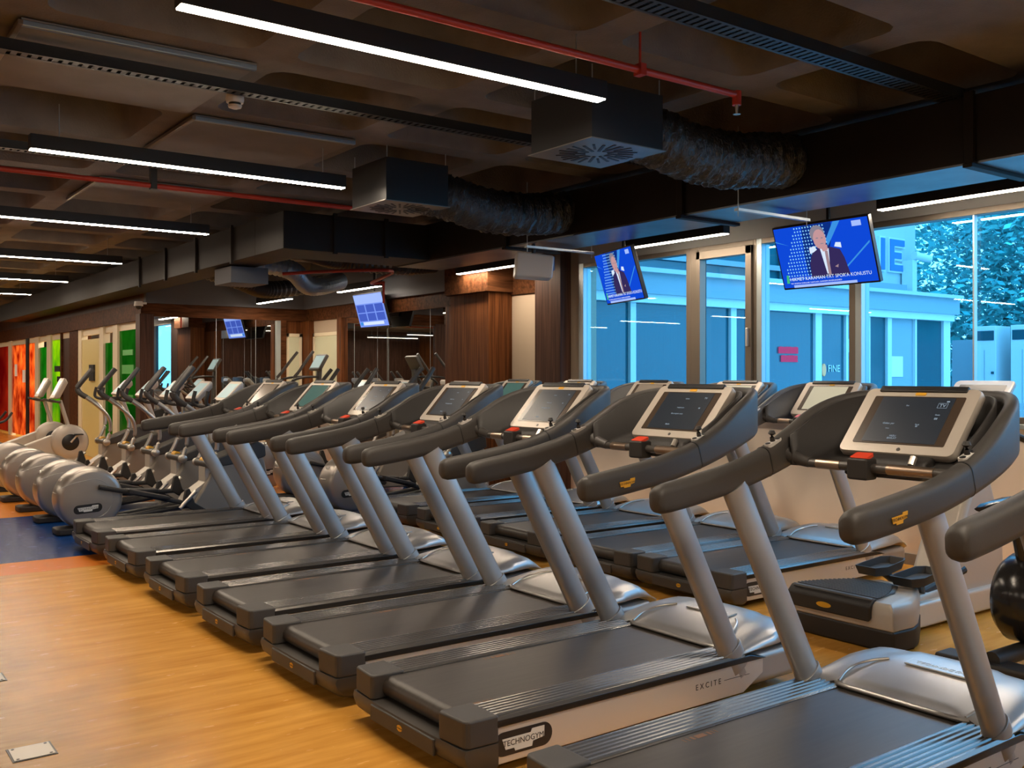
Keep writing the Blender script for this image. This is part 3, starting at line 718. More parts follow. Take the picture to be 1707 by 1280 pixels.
    # logos on the visible outer sides
    for s in (-1,):
        mm = frame((.272, s * .4365, .120), (1, 0, 0), (0, 0, 1)); logo(t, mm, .205, .068, pill=(.285, .092))
        text('side_lettering', 'E X C I T E', .036, 'badge_b', t, frame((1.32, s * .4365, .132), (1, 0, 0), (0, 0, 1)), .0004)
        MB().box(1.425, 1.60, s * .4372, s * .436, .1305, .1325).build('side_line', 'badge_b', t)
        mm = frame((.80, s * .4585, 1.078), (1, 0, .105), (0, 0, 1)); logo(t, mm, .088, .034, 'yellow', 'badge_b', 'handle_badge')
    return t
TR = make_treadmill()
FRONT = [(1.03, 'treadmill cut off by the right picture edge, only its left handle showing', None),
         (2.20, 'nearest treadmill at lower right with the TV button on its screen', None),
         (3.445, 'treadmill with side lettering and badge in full view, second console from the right', None),
         (4.51, 'front-row treadmill whose console stands directly in front of the leftmost window', None),
         (5.57, 'front-row treadmill with console just right of the walnut column edge', None),
         (6.66, 'front-row treadmill with console below the mirror showing a green television', None),
         (7.78, 'front-row treadmill with a green-tinted screen, second from the elliptical trainers', 'screen_green'),
         (8.88, 'farthest front-row treadmill with a plain grey screen, beside the nearest elliptical trainer', 'screen_grey')]
BACK = [(4.66, 'back-row treadmill with a bright blank beige screen, beside the step machine', 'screen_beige'),
        (5.60, 'back-row treadmill with a white screen edge showing behind the second front console', 'screen_beige'),
        (6.65, 'back-row treadmill with a dark reflecting screen in front of the opening window', 'screen_grey'),
        (7.73, 'back-row treadmill mostly hidden behind a front-row console below the leftmost window', None),
        (8.80, 'back-row treadmill with a green-tinted screen in front of the walnut column', 'screen_green')]
TR.location = (2.0, FRONT[1][0], 0); TR['label'] = FRONT[1][1]; TR['group'] = 'treadmills in the front row'
for i, (y, n, sw) in enumerate(FRONT):
    if i == 1: continue
    dup(TR, (2.0, y, 0), n, swap=sw)['group'] = 'treadmills in the front row'
for y, n, sw in BACK: dup(TR, (4.87, y, 0), n, swap=sw)['group'] = 'treadmills in the back row'
# lettering only where it is legible: the nearest consoles
def screen_text(root, lines):
    u = Vector((.676, 0, .737)); m = frame((1.60, 0, 1.345), (0, -1, 0), u)
    for s, x, y, sz in lines: text('screen_lettering', s, sz, 'textw', root, m @ Matrix.Translation((x, y, .0085)), .0002)
screen_text(TR, [('TV', .118, .078, .022), ('Goals', .115, .03, .009), ('88', .115, .010, .014), ('Sec', -.03, .075, .010), ('Giden yer', -.075, -.022, .013), ('Select', -.07, -.048, .007), ('Tarih\n88', .05, -.028, .009), ('HIZLI\nBASLAT', -.03, -.092, .012)])
b = MB(frame((1.60, 0, 1.345), (0, -1, 0), (.676, 0, .737)))
for a in ((.098, .138, .0655, .0665), (.098, .138, .0905, .0915), (.098, .099, .0655, .0915), (.137, .138, .0655, .0915), (.128, .140, .097, .103)): b.box(*a, .0083, .0088)
b.build('screen_icon', 'textw', TR)
for o in list(COL.objects):
    if o.name.startswith('treadmill') and o.type == 'EMPTY' and o is not TR and abs(o.location.x - 2) < .01 and 3 < o.location.y < 6.8:
        screen_text(o, [('TV', .12, .085, .016), ('Isinma', .0, .08, .010), ('Hedef secin', -.01, .02, .010), ('Bir program secin', -.01, -.02, .011), ('88', .115, .02, .012), ('Baslat', -.03, -.09, .012)])

# ------------------------------------------------------------------ elliptical trainer
def make_elliptical(phase=0.0):
    t = thing('elliptical_trainer', (0, 0, 0), 'x', 'elliptical trainer', 'elliptical trainers')
    MB().prism([(.02, -.13), (.0, -.10), (.0, .10), (.02, .13), (.30, .13), (.32, .1), (.32, -.1), (.30, -.13)], 'z', 0, .065).build('rear_foot', 'greyd', t, bevel=.015)
    MB().lathe([(.25, -.152), (.275, -.148), (.292, -.135), (.300, -.11), (.304, -.04), (.304, .04), (.300, .11), (.292, .135), (.275, .148), (.25, .152)], (.30, 0, .335), 'y', 56).build('flywheel_housing', 'drum', t, smooth=50)
    MB().tube([(.31 + .19 * math.cos(R(a)), -.1515, .335 + .19 * math.sin(R(a))) for a in range(-70, 100, 8)] + [(.15, -.1515, .50), (.02, -.1515, .455)], .0028, 6).build('housing_groove', 'upright', t)
    MB().tube([(.0, -.06, .40), (-.005, 0, .40), (.0, .06, .40)], .004, 6).build('housing_seam', 'chrome', t)
    logo(t, frame((.27, -.1522, .245), (1, 0, .06), (0, 0, 1)), .19, .055, pill=(.26, .085))
    MB().lathe([(.018, -.02), (.018, 0), (.010, .012)], (.055, 0, .525), 'z', 14).build('roller_knob', 'chrome', t)
    MB().tube([(.30, 0, .12), (1.2, 0, .09), (2.0, 0, .09)], 0, sec=[rrect(.09, .07, .015)] * 3).build('base_beam', 'upright', t, smooth=40)
    MB().box(1.95, 2.08, -.32, .32, 0, .07).build('front_foot', 'greyd', t, bevel=.015)
    MB().prism([(1.22, .06), (1.30, .22), (1.47, .50), (1.50, .60), (1.95, .74), (2.06, .62), (2.12, .30), (2.10, .05)], 'y', -.14, .14).build('front_housing', 'housing', t, bevel=.03, segs=3)
    MB().prism([(1.50, .56), (1.52, .66), (1.98, .83), (2.06, .78), (2.07, .66), (1.95, .62)], 'y', -.148, .148).build('housing_cover', 'capgrey', t, bevel=.02)
    MB().prism([(1.20, .24), (1.24, .30), (1.42, .42), (1.42, .58), (1.50, .58), (1.50, .36), (1.27, .22)], 'y', -.10, .10).build('roller_bracket', 'silver', t, bevel=.008)
    MB().tube([(1.45, -.20, .61), (1.45, .20, .61)], .045, 16).build('roller', 'capgrey', t)
    MB().tube([(1.45, -.06, .64), (1.45, .06, .64)], .035, 12).build('roller_label', 'yellow', t)
    for s in (1, -1):
        p = s * .07
        MB().lathe([(.02, -.045), (.042, -.035), (.048, 0), (.042, .035), (.02, .045)], (1.45, s * .235, .605), 'y', 16).build('arm_pivot', 'chrome', t)
        a = [(1.45, s * .235, .61), (1.52 + p * .3, s * .24, .80), (1.50 + p * .6, s * .25, .97), (1.38 + p, s * .26, 1.12), (1.22 + p, s * .27, 1.24)]
        MB().tube(catmull(a, 5), .023, 12).build('swing_arm', 'chrome', t)
        g = [(1.24 + p, s * .27, 1.225), (1.15 + p, s * .27, 1.29), (1.13 + p, s * .27, 1.36), (1.20 + p, s * .27, 1.46), (1.32 + p, s * .25, 1.61)]
        MB().tube(catmull(g, 5), .027, 12).build('swing_grip', 'grey', t)
        # pedal beam, pedal and toe bracket
        dz = s * .05
        MB().tube([(.36, s * .19, .40 - dz), (.75, s * .19, .34 - dz * .3), (1.22, s * .19, .27 + dz)], 0, sec=[rrect(.05, .045, .018)] * 3).build('pedal_beam', 'greyd', t, smooth=50)
        MB().prism([(.62, .35 - dz * .4), (.62, .40 - dz * .4), (1.02, .335 + dz * .4), (1.02, .30 + dz * .4)], 'y', s * .19 - .075, s * .19 + .075).build('pedal', 'greyd', t, bevel=.012)
        MB().prism([(1.16, .27 + dz), (1.19, .42 + dz), (1.225, .43 + dz), (1.25, .37 + dz), (1.28, .28 + dz), (1.42, .19 + dz), (1.39, .16 + dz), (1.25, .21 + dz)], 'y', s * .19 - .03, s * .19 + .03).build('link_bracket', 'greyd', t, bevel=.01)
        MB().tube([(1.12, s * .24, .24 + dz), (1.28, s * .24, .40 + dz)], .020, 10).build('link_rod', 'chrome', t)
        MB().tube([(.55, s * .10, .12), (1.25, s * .12, .20)], .028, 10).build('slide_rail', 'greyd', t)
    MB().tube([(1.88, 0, .72), (1.70, 0, 1.20)], 0, sec=[rrect(.12, .06, .02)] * 2).build('mast', 'silver', t, smooth=40)
    MB().tube(catmull([(1.42, .20, 1.36), (1.40, .20, 1.24), (1.46, .17, 1.20), (1.50, .0, 1.20), (1.46, -.17, 1.20), (1.40, -.20, 1.24), (1.42, -.20, 1.36)], 5), .020, 10).build('fixed_handlebar', 'greyd', t)
    MB().tube([(1.50, 0, 1.2), (1.70, 0, 1.2)], .03, 10).build('bar_stem', 'greyd', t)
    m = frame((1.70, 0, 1.36), (0, -1, 0), (.70, 0, .71))
    MB(m).rings([[(x * q, y * q, z) for x, y in rrect(.34, .28, .03, 4)] for q, z in ((.8, -.07), (.98, -.03), (1, -.005), (.97, .004))]).build('console_frame', 'silver', t, smooth=40)
    MB(m).prism(rrect(.27, .20, .006), 'z', .003, .006).build('screen', 'screen_lcd', t)
    return t
EL = make_elliptical()
ELL = [(10.1, 'nearest front-row elliptical trainer, silver drum with the maker badge in full view'), (11.05, 'second elliptical trainer of the front row, its drum just behind the nearest one'),
       (12.05, 'third elliptical trainer of the front row, drum partly showing a badge on the orange floor'), (13.1, 'fourth elliptical trainer of the front row, near the left picture edge'),
       (14.3, 'fifth elliptical trainer of the front row, drum cut by the left picture edge')]
EL.location = (2.0, ELL[0][0], 0); EL['label'] = ELL[0][1]; EL['group'] = 'elliptical trainers in the front row'
for y, n in ELL[1:]: dup(EL, (2.0, y, 0), n)['group'] = 'elliptical trainers in the front row'
for x, y, n in ((4.62, 9.72, 'back-row elliptical trainer whose blue-lit drum shows between treadmill uprights'), (4.75, 11.3, 'back-row elliptical trainer whose brownish drum shows left of the blue-lit one'), (4.75, 12.4, 'hidden back-row elliptical trainer in front of the wall mirror')):
    dup(EL, (x, y, 0), n)['group'] = 'elliptical trainers in the back row'

# tall cross trainer near the mirrored corner
t = thing('cross_trainer', (4.85, 13.6, 0), 'tall cross trainer with a raised console and long forked handles near the cream doors', 'cross trainer')
MB().box(0, 1.9, -.08, .08, .02, .12).build('base_beam', 'upright', t, bevel=.02)
MB().box(0, .12, -.3, .3, 0, .06).box(1.8, 1.92, -.3, .3, 0, .06).build('feet', 'greyd', t, bevel=.01)
MB().prism([(1.2, .1), (1.3, .7), (1.55, .95), (1.75, .7), (1.85, .1)], 'y', -.14, .14).build('housing', 'silver', t, bevel=.04)
MB().tube([(1.5, 0, .9), (1.55, 0, 1.62)], 0, sec=[rrect(.10, .06, .02)] * 2).build('mast', 'capgrey', t)
m = frame((1.52, 0, 1.73), (0, -1, 0), (.5, 0, .86))
MB(m).prism(rrect(.36, .27, .02), 'z', -.05, 0).build('console_frame', 'capgrey', t, bevel=.008)
MB(m).prism(rrect(.30, .21, .005), 'z', 0, .003).build('screen', 'screen_lcd', t)
for s in (1, -1):
    MB().tube(catmull([(1.45, s * .22, .75), (1.25, s * .28, 1.1), (1.0, s * .30, 1.42), (1.10, s * .30, 1.60), (1.32, s * .28, 1.88)], 5), .022, 10).build('swing_arm', 'capgrey', t)
    MB().tube(catmull([(1.50, s * .06, 1.5), (1.25, s * .2, 1.50), (1.05, s * .24, 1.46), (.95, s * .24, 1.36), (1.15, s * .22, 1.30), (1.45, s * .08, 1.34)], 5), .018, 10).build('fixed_handlebar', 'greyd', t)
    MB().box(.35, .75, s * .18 - .07, s * .18 + .07, .3, .34).build('pedal', 'greyd', t, bevel=.01)
    MB().tube([(.55, s * .18, .3), (1.35, s * .16, .4)], .025, 10).build('pedal_beam', 'upright', t)

# ------------------------------------------------------------------ step machine
t = thing('step_machine', (4.83, 3.38, 0), 'silver and black step machine with ribbed rear platform and two foot trays', 'step machine')
MB().prism([(.0, -.34), (-.0, .36), (.12, .37), (.30, .33), (.62, .15), (.62, -.13), (.30, -.31), (.20, -.345)], 'z', 0, .12).build('rear_base', 'greyd', t, bevel=.015)
rs = []
for z, k in ((.115, 1.0), (.20, .985), (.245, .95), (.262, .88)):
    rs.append([(.31 + (x - .31) * k, y * k, z) for x, y in ((.005, -.335), (.0, 0), (.005, .355), (.12, .365), (.30, .325), (.62, .15), (.62, -.13), (.30, -.305), (.20, -.34))])
MB().rings(rs).build('rear_casing', 'silver', t, bevel=.012)
MB().prism([(-.012, .15), (-.012, .235), (.03, .272), (.06, .276), (.06, .20)], 'y', -.20, .36).build('rear_trim', 'greyd', t, bevel=.01)
MB(frame((-.0125, .10, .195), (0, -1, 0), (0, 0, 1))).prism(ell(.05, .016, 16), 'z', 0, .003).build('yellow_badge', 'yellow', t)
b = MB(); b.prism([(.02, -.19), (.02, .34), (.30, .24), (.46, .10), (.50, 0), (.46, -.08), (.30, -.16)], 'z', .258, .275); b.build('step_plate', 'grey', t, bevel=.01)
b = MB()
for k in range(15):
    x = .06 + k * .027; hw = .25 * (1 - ((x - .02) / .55) ** 1.7) + .02
    b.box(x, x + .012, .06 - hw, .07 + hw, .274, .280)
b.build('step_ribs', 'capgrey', t)
MB().prism([(.5, .02), (.5, .20), (.9, .24), (1.25, .9), (1.45, .88), (1.62, .5), (1.65, .02)], 'y', -.13, .13).build('body', 'silver', t, bevel=.05, segs=3)
MB().box(.5, 1.7, -.17, .17, .02, .17).build('lower_casing', 'panel', t, bevel=.02)
text('side_lettering', 'E X C I T E', .035, 'badge_b', t, frame((.95, -.1712, .10), (1, 0, 0), (0, 0, 1)), .0004)
MB().box(1.55, 1.68, -.3, .3, 0, .06).build('front_foot', 'greyd', t, bevel=.01)
MB(frame((1.12, -.0, .78), (0, -1, 0), (.6, 0, 1))).prism(rrect(.13, .07, .03), 'z', -.0, .03).build('label_plate', 'greyd', t)
MB(frame((1.095, -.0, .79), (0, -1, 0), (.6, 0, 1))).prism(rrect(.09, .03, .008), 'z', .005, .012).build('yellow_label', 'yellow', t)
for s in (1, -1):
    x0, y0, z0 = (.50, .17, .29) if s > 0 else (.42, -.12, .28)
    P = [(0, -.07), (0, .07), (.10, .095), (.30, .085), (.36, .05), (.36, -.05), (.30, -.085), (.10, -.095)]
    def ring(k, z, off=0): return [(x0 + .18 + (x - .18) * k, y0 + y * k, z0 + z + (.02 if x > .2 else 0)) for x, y in P]
    MB().rings([ring(.86, 0), ring(1, .055), ring(.93, .055), ring(.84, .014)]).build('foot_tray', 'greyd', t, smooth=30)
    MB().tube([(x0 + .2, y0, z0), (x0 + .28, y0 * .7, z0 - .08), (x0 + .7, s * .12, z0 + .02)], .028, 10).build('pedal_arm', 'black', t)
    MB().tube(catmull([(1.35, s * .10, .95), (1.2, s * .28, 1.15), (.95, s * .3, 1.2), (.85, s * .3, 1.22)], 5), .02, 10).build('handlebar', 'greyd', t)
MB().tube([(1.36, 0, .85), (1.62, 0, 1.3)], 0, sec=[rrect(.12, .07, .02)] * 2).build('mast', 'upright', t)
m = frame((1.70, .1, 1.375), (0, -1, 0), (.72, 0, .69))
MB(m).rings([[(x * q, y * q, z) for x, y in rrect(.42, .33, .03, 4)] for q, z in ((.85, -.06), (1, -.02), (1, 0), (.98, .004))]).build('console_frame', 'silver', t, smooth=40)
MB(m).prism(rrect(.33, .24, .006), 'z', .003, .006).build('screen', 'screen', t)

# ------------------------------------------------------------------ upright bike (right edge)
def bike(loc, label, body='blackgloss', shell='silver'):
    t = thing('exercise_bike', loc, label, 'exercise bike', 'upright exercise bikes')
    MB().box(0, .16, -.35, .34, 0, .06).build('rear_foot', 'greyd', t, bevel=.02)
    MB().box(1.0, 1.12, -.27, .27, 0, .06).build('front_foot', 'greyd', t, bevel=.02)
    MB().tube([(.05, .05, .07), (1.05, 0, .09)], .045, 12).build('base_beam', 'greyd', t)
    MB().lathe([(.10, -.13), (.20, -.12), (.235, -.08), (.235, .08), (.20, .12), (.10, .13)], (.42, .03, .34), 'y', 40).build('flywheel_housing', body, t, smooth=50)
    MB().lathe([(.06, -.16), (.07, -.15), (.07, -.12)], (.42, .03, .34), 'y', 24).build('crank_cover', shell, t)
    for s in (1, -1):
        MB().tube([(.42, s * .16, .34), (.42 + s * .12, s * .17, .34 - s * .10)], .016, 8).build('crank', 'chrome', t)
        MB().box(.36 + s * .12, .50 + s * .12, s * .22 - .05, s * .22 + .05, .32 - s * .10, .345 - s * .10).build('pedal', 'greyd', t, bevel=.006)
    MB().tube([(.42, .03, .4), (.28, .03, .80)], 0, sec=[ell(.045, .06, 16)] * 2).build('seat_post', body, t)
    P = [(.08, .13, .83, .02), (.12, .13, .84, .035), (.25, .11, .85, .045), (.38, .055, .85, .035), (.46, .03, .845, .02)]
    MB().rings([[(x, .03 + a * math.cos(2 * math.pi * k / 14), z + h * math.sin(2 * math.pi * k / 14)) for k in range(14)] for x, a, z, h in P]).build('seat', 'blackgloss', t, smooth=60)
    MB().tube([(.55, .0, .3), (.86, 0, 1.12)], 0, sec=[ell(.05, .06, 16)] * 2).build('mast', shell, t)
    MB().tube(catmull([(.5, .24, 1.18), (.62, .24, 1.2), (.82, .16, 1.12), (.86, 0, 1.08), (.82, -.16, 1.12), (.62, -.24, 1.2), (.5, -.24, 1.18)], 4), .019, 10).build('handlebar', 'greyd', t)
    m = frame((.90, 0, 1.25), (0, -1, 0), (.7, 0, .72))
    MB(m).rings([[(x * q, y * q, z) for x, y in rrect(.34, .28, .03, 4)] for q, z in ((.8, -.06), (1, -.02), (1, 0), (.98, .004))]).build('console_frame', shell, t, smooth=40)
    MB(m).prism(rrect(.27, .20, .006), 'z', .003, .006).build('screen', 'screen', t)
    return t
bike((4.88, 2.50, 0), 'black exercise bike at the right picture edge, behind the nearest treadmill')

# recumbent bikes (far left)
def recumbent(loc, label):
    t = thing('recumbent_bike', loc, label, 'recumbent bike', 'recumbent bikes')
    MB().lathe([(.12, -.10), (.24, -.10), (.27, -.07), (.27, .07), (.24, .10), (.12, .10)], (1.55, 0, .50), 'y', 40).build('flywheel_housing', 'silver', t, smooth=50)
    MB().lathe([(.11, -.115), (.125, -.105), (.125, -.09)], (1.55, 0, .50), 'y', 30).build('crank_cover', 'black', t)
    MB().prism([(.55, .26), (.60, .36), (1.30, .62), (1.5, .45), (1.45, .30)], 'y', -.06, .06).build('frame', 'silver', t, bevel=.02)
    MB().box(.1, .22, -.3, .3, 0, .06).box(1.6, 1.72, -.28, .28, 0, .06).build('feet', 'greyd', t, bevel=.01)
    MB().tube([(.15, 0, .08), (1.65, 0, .10)], .05, 12).build('base_beam', 'silver', t)
    MB().prism([(1.4, .08), (1.45, .4), (1.66, .4), (1.72, .08)], 'y', -.09, .09).build('wheel_support', 'silver', t, bevel=.01)
    MB().prism([(.2, .08), (.3, .44), (.5, .44), (.5, .08)], 'y', -.06, .06).build('seat_support', 'upright', t, bevel=.01)
    MB().box(.12, .62, -.21, .21, .44, .54).build('seat', 'grey', t, bevel=.03, segs=3)
    MB().prism([(-.02, .50), (-.14, 1.08), (-.07, 1.10), (.10, .50)], 'y', -.19, .19).build('backrest', 'blackgloss', t, bevel=.025, segs=3)
    MB(frame((.3, -.212, .49), (1, 0, 0), (0, 0, 1))).prism(rrect(.14, .04, .01), 'z', 0, .003).build('yellow_label', 'yellow', t)
    for s in (1, -1):
        MB().tube(catmull([(.2, s * .24, .5), (.42, s * .27, .78), (.62, s * .27, .86), (.72, s * .25, .98)], 5), .018, 8).build('side_handle', 'greyd', t)
        MB().tube([(1.55, s * .12, .5), (1.55 - s * .1, s * .13, .5 - s * .12)], .015, 8).build('crank', 'chrome', t)
        MB().box(1.49 - s * .1, 1.61 - s * .1, s * .18 - .05, s * .18 + .05, .49 - s * .12, .51 - s * .12).build('pedal', 'greyd', t, bevel=.005)
    MB().tube([(1.55, 0, .7), (1.42, 0, 1.14)], 0, sec=[rrect(.09, .05, .018)] * 2).build('mast', 'silver', t)
    MB().tube(catmull([(1.22, .2, 1.16), (1.36, .18, 1.12), (1.42, 0, 1.12), (1.36, -.18, 1.12), (1.22, -.2, 1.16)], 4), .018, 8).build('handlebar', 'capgrey', t)
    m = frame((1.38, 0, 1.33), (0, -1, 0), (.45, 0, .9))
    MB(m).rings([[(x * q, y * q, z) for x, y in rrect(.30, .34, .03, 4)] for q, z in ((.8, -.08), (1, -.03), (1, 0), (.98, .004))]).build('console_frame', 'silver', t, smooth=40)
    MB(m).prism(rrect(.20, .24, .006), 'z', .003, .006).build('screen', 'screen_lcd', t)
    return t
recumbent((1.85, 16.1, 0), 'nearer recumbent bike at the far left with pale round flywheel housing')
recumbent((1.85, 17.3, 0), 'farther recumbent bike at the far left, console just left of the nearer one')

# ------------------------------------------------------------------ televisions
def television(tl, tr, bl, label, content):
    """tl, tr, bl: top-left, top-right, bottom-left corners seen from the front"""
    tl, tr, bl = Vector(tl), Vector(tr), Vector(bl)
    w = (tr - tl).length; r = (tr - tl).normalized(); dn = bl - tl; dn -= r * dn.dot(r); h = dn.length; u = -dn.normalized()
    ctr = tl + r * w / 2 - u * h / 2; m = frame((0, 0, 0), r, u)
    t = thing('television', ctr, label, 'television', 'hanging televisions')
    MB(m).prism(rrect(w, h, .008), 'z', -.04, .0).build('casing', 'black', t, bevel=.003)
    MB(m).prism(rrect(w - .025, h - .03, .002), 'z', .0, .0015).build('screen', M[content['bg']], t)
    MB(m).box(-.12, .12, -.10, .10, -.07, -.04).build('rear_mount', 'black', t)
    n = r.cross(u)
    MB().tube([tuple(-n * .06), tuple(-n * .06 + Vector((0, 0, 3.32 - ctr.z)))], .018, 8).build('ceiling_pole', 'black', t)
    for (mm, polys) in content['shapes']:
        b = MB(m)
        for k, P in enumerate(polys): b.prism([(x * w, y * h) for x, y in P], 'z', .0015, .0020 + .00012 * content['shapes'].index((mm, polys)))
        b.build('picture_shape', mm, t)
    for s, x, y, sz in content['text']:
        text('caption', s, sz, M['tv_white'], t, m @ Matrix.Translation((x * w, y * h, .0035)), .0002, 'LEFT')
    return t
for k, c, s in (('tv_blue', (.005, .07, .72), .95), ('tv_navy', (.004, .03, .25), .9), ('tv_cyan', (.05, .32, .85), .9), ('tv_dot', (.25, .6, .95), 1.0), ('tv_white', (.7, .82, 1), 1.0), ('tv_skin', (.62, .34, .36), .9),
                ('tv_suit', (.045, .03, .13), .8), ('tv_hair', (.30, .28, .36), .8), ('tv_tie', (.45, .30, .34), .8), ('tv_pale', (.20, .32, .92), 1.0), ('tv_mid', (.07, .13, .62), .9), ('tv_light', (.38, .52, 1.0), 1.0), ('tv_green', (.05, .5, .2), 1.0), ('tv_teal', (.15, .55, .7), 1.0)):
    M[k] = emis(k, c, s)
def ellp(cx, cy, a, b, n=18): return [(cx + a * math.cos(2 * math.pi * k / n), cy + b * math.sin(2 * math.pi * k / n)) for k in range(n)]
dots = []
for i in range(15):
    for j in range(16):
        y = .44 - j * .052; x0 = -.26 - j * .013; x = x0 + i * .030 + (.015 if j % 2 else 0)
        if x < .05 and x > -.42 and y > -.36: dots.append(ellp(x, y, .0075, .014, 6))
NEWS = dict(bg='tv_blue', shapes=[
    (M['tv_navy'], [[(-.18, .47), (.13, .47), (.10, .2), (-.02, -.3), (-.2, -.3), (-.2, .1)]]),
    (M['tv_cyan'], [[(.15, .47), (.22, .47), (.06, .12), (.04, .2)], [(.20, -.22), (.205, -.24), (.47, .1), (.47, .13)], [(-.49, .28), (-.49, .265), (-.35, .19)]]),
    (M['tv_dot'], dots),
    (M['tv_white'], [[(-.14, .03), (-.06, .06), (-.08, .14), (-.14, .12)]]),
    (M['tv_white'], [[(.12, .1), (.19, .07), (.19, .15), (.14, .16)]]),
    (M['tv_suit'], [[(-.17, -.34), (-.16, -.12), (-.12, .03), (-.04, .1), (.08, .1), (.17, .05), (.20, -.08), (.23, -.34)]]),
    (M['tv_white'], [[(-.03, .10), (.06, .08), (.03, -.30), (.0, -.30)]]),
    (M['tv_tie'], [[(.015, .05), (.045, .05), (.04, -.32), (.012, -.32)], [(.09, -.2), (.13, -.17), (.12, -.22)]]),
    (M['tv_hair'], [ellp(-.03, .32, .075, .13)]),
    (M['tv_skin'], [ellp(-.015, .235, .065, .15), [(-.03, .14), (.05, .14), (.05, .06), (0, .04)]]),
    (M['tv_hair'], [ellp(-.038, .255, .014, .009, 8), ellp(.012, .25, .013, .009, 8), ellp(.002, .165, .02, .006, 8)]),
    (M['tv_light'], [[(-.38, -.475), (.28, -.475), (.28, -.435), (-.38, -.435)], [(.33, .36), (.42, .36), (.42, .44), (.33, .44)]]),
    (M['tv_green'], [[(-.45, -.40), (-.42, -.40), (-.42, -.27), (-.44, -.27)]]),
    ], text=[("HIKMET KARAMAN TRT SPOR'A KONUSTU", -.41, -.345, .040), ("TRT SPOR'DA SORULARI YANITLADI, GUNDEMI DEGERLENDIRDI", -.41, -.41, .017)])
TABLE = dict(bg='tv_pale', shapes=[
    (M['tv_light'], [[(-.48, .2), (.48, .2), (.48, .46), (-.48, .46)]]),
    (M['tv_mid'], [[(-.45 + i * .31, y), (-.18 + i * .31, y), (-.18 + i * .31, y + .22), (-.45 + i * .31, y + .22)] for i in range(3) for y in (-.05, -.30)]),
    (M['tv_white'], [[(-.35, -.42), (.35, -.42), (.35, -.33), (-.35, -.33)]]),
    (M['tv_cyan'], [[(-.45, -.42), (-.37, -.42), (-.37, -.33), (-.45, -.33)]]),
    ], text=[])
FOOT = dict(bg='tv_green', shapes=[(M['tv_teal'], [[(-.47, .3), (.47, .3), (.47, .46), (-.47, .46)]]), (M['tv_teal'], [[(-.47, -.45), (.47, -.45), (.47, -.2), (-.47, -.15)]])], text=[])
television((6.60, 5.28, 2.76), (6.60, 4.37, 2.76), (6.77, 5.28, 2.25), 'large hanging television showing a man in a dark suit, captions in white', NEWS)
television((6.60, 7.54, 2.76), (6.34, 6.72, 2.76), (6.75, 7.50, 2.25), 'smaller-looking television turned aside, in front of the leftmost window', NEWS)
television((6.9, 13.5, 2.76), (6.9, 12.59, 2.76), (7.05, 13.5, 2.25), 'far television showing pale blue tables, in front of the mirrored wall', TABLE)
television((-1.7, 27.2, 2.7), (-1.6, 28.1, 2.7), (-1.8, 27.2, 2.2), 'television with a green football picture, seen only in the wall mirror', FOOT)

# ------------------------------------------------------------------ outside
t = MB().box(XW + .25, 60, -25, 60, -.3, -.05).build('ground', 'o_ground'); struct(t)
YP = 9.5
t = thing('pavilion', (XW + .4, YP, -.05), 'low white-framed glass pavilion outside the windows', 'building')
def PB(nm, x0, x1, z0, z1, m, y0=-.02, y1=.12, bev=0): MB().box(x0 - t.location.x, x1 - t.location.x, y0, y1, z0 + .05, z1 + .05).build(nm, m, t, bevel=bev)
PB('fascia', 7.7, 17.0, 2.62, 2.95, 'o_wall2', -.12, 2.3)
PB('cornice', 7.7, 16.9, 2.50, 2.62, 'o_white', -.08, .1)
PB('roof', 7.7, 17.0, 2.9, 2.96, 'o_wall', -.2, 2.35)
for x, w in ((7.8, .1), (9.0, .1), (11.0, .12), (11.42, .14), (13.0, .16), (13.75, .06), (14.35, .08), (14.95, .12), (15.75, .05), (16.75, .22)): PB('post', x - w / 2, x + w / 2, 0, 2.52, 'o_white')
for k, (x0, x1, m) in enumerate(((7.85, 8.95, 'o_glass'), (9.05, 10.94, 'o_glass'), (11.06, 11.35, 'o_glassd'), (11.49, 12.92, 'o_glass'), (13.08, 13.72, 'o_glass'), (13.78, 14.31, 'o_glass'), (14.39, 14.89, 'o_glassd'), (15.01, 15.72, 'o_wall2'), (15.78, 16.64, 'o_glassd'))):
    PB('pane', x0, x1, .1, 2.5, m, .03, .06)
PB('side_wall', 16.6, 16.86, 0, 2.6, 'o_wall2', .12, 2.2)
PB('notice', 15.05, 15.4, 1.50, 1.85, 'paper', .015, .03)
PB('notice', 13.82, 14.2, 1.9, 2.12, 'o_wall', .015, .03)
b = MB()
for row, (x0, n, z) in enumerate(((12.06, 13, 1.86), (12.12, 11, 1.73))):
    for k in range(n):
        x = x0 + k * .036 - t.location.x; b.box(x, x + .026, .005, .02, z + .05, z + .15)
        if k % 3: b.box(x, x + .036, .005, .02, z + (.14 if k % 2 else .05), z + (.155 if k % 2 else .065))
b.build('red_window_sign', 'neon', t)
MB().prism(ellp(13.17 - t.location.x, 1.66, .05, .10), 'y', .0, .02).build('flame_sign', mat('orange_sign', (1, .35, .15), .5, emit=(1, .3, .1), es=.8), t)
text('window_lettering', 'FINE', .16, 'o_white', t, frame((13.45 - t.location.x, .02, 1.68), (1, 0, 0), (0, 0, 1)), .003)
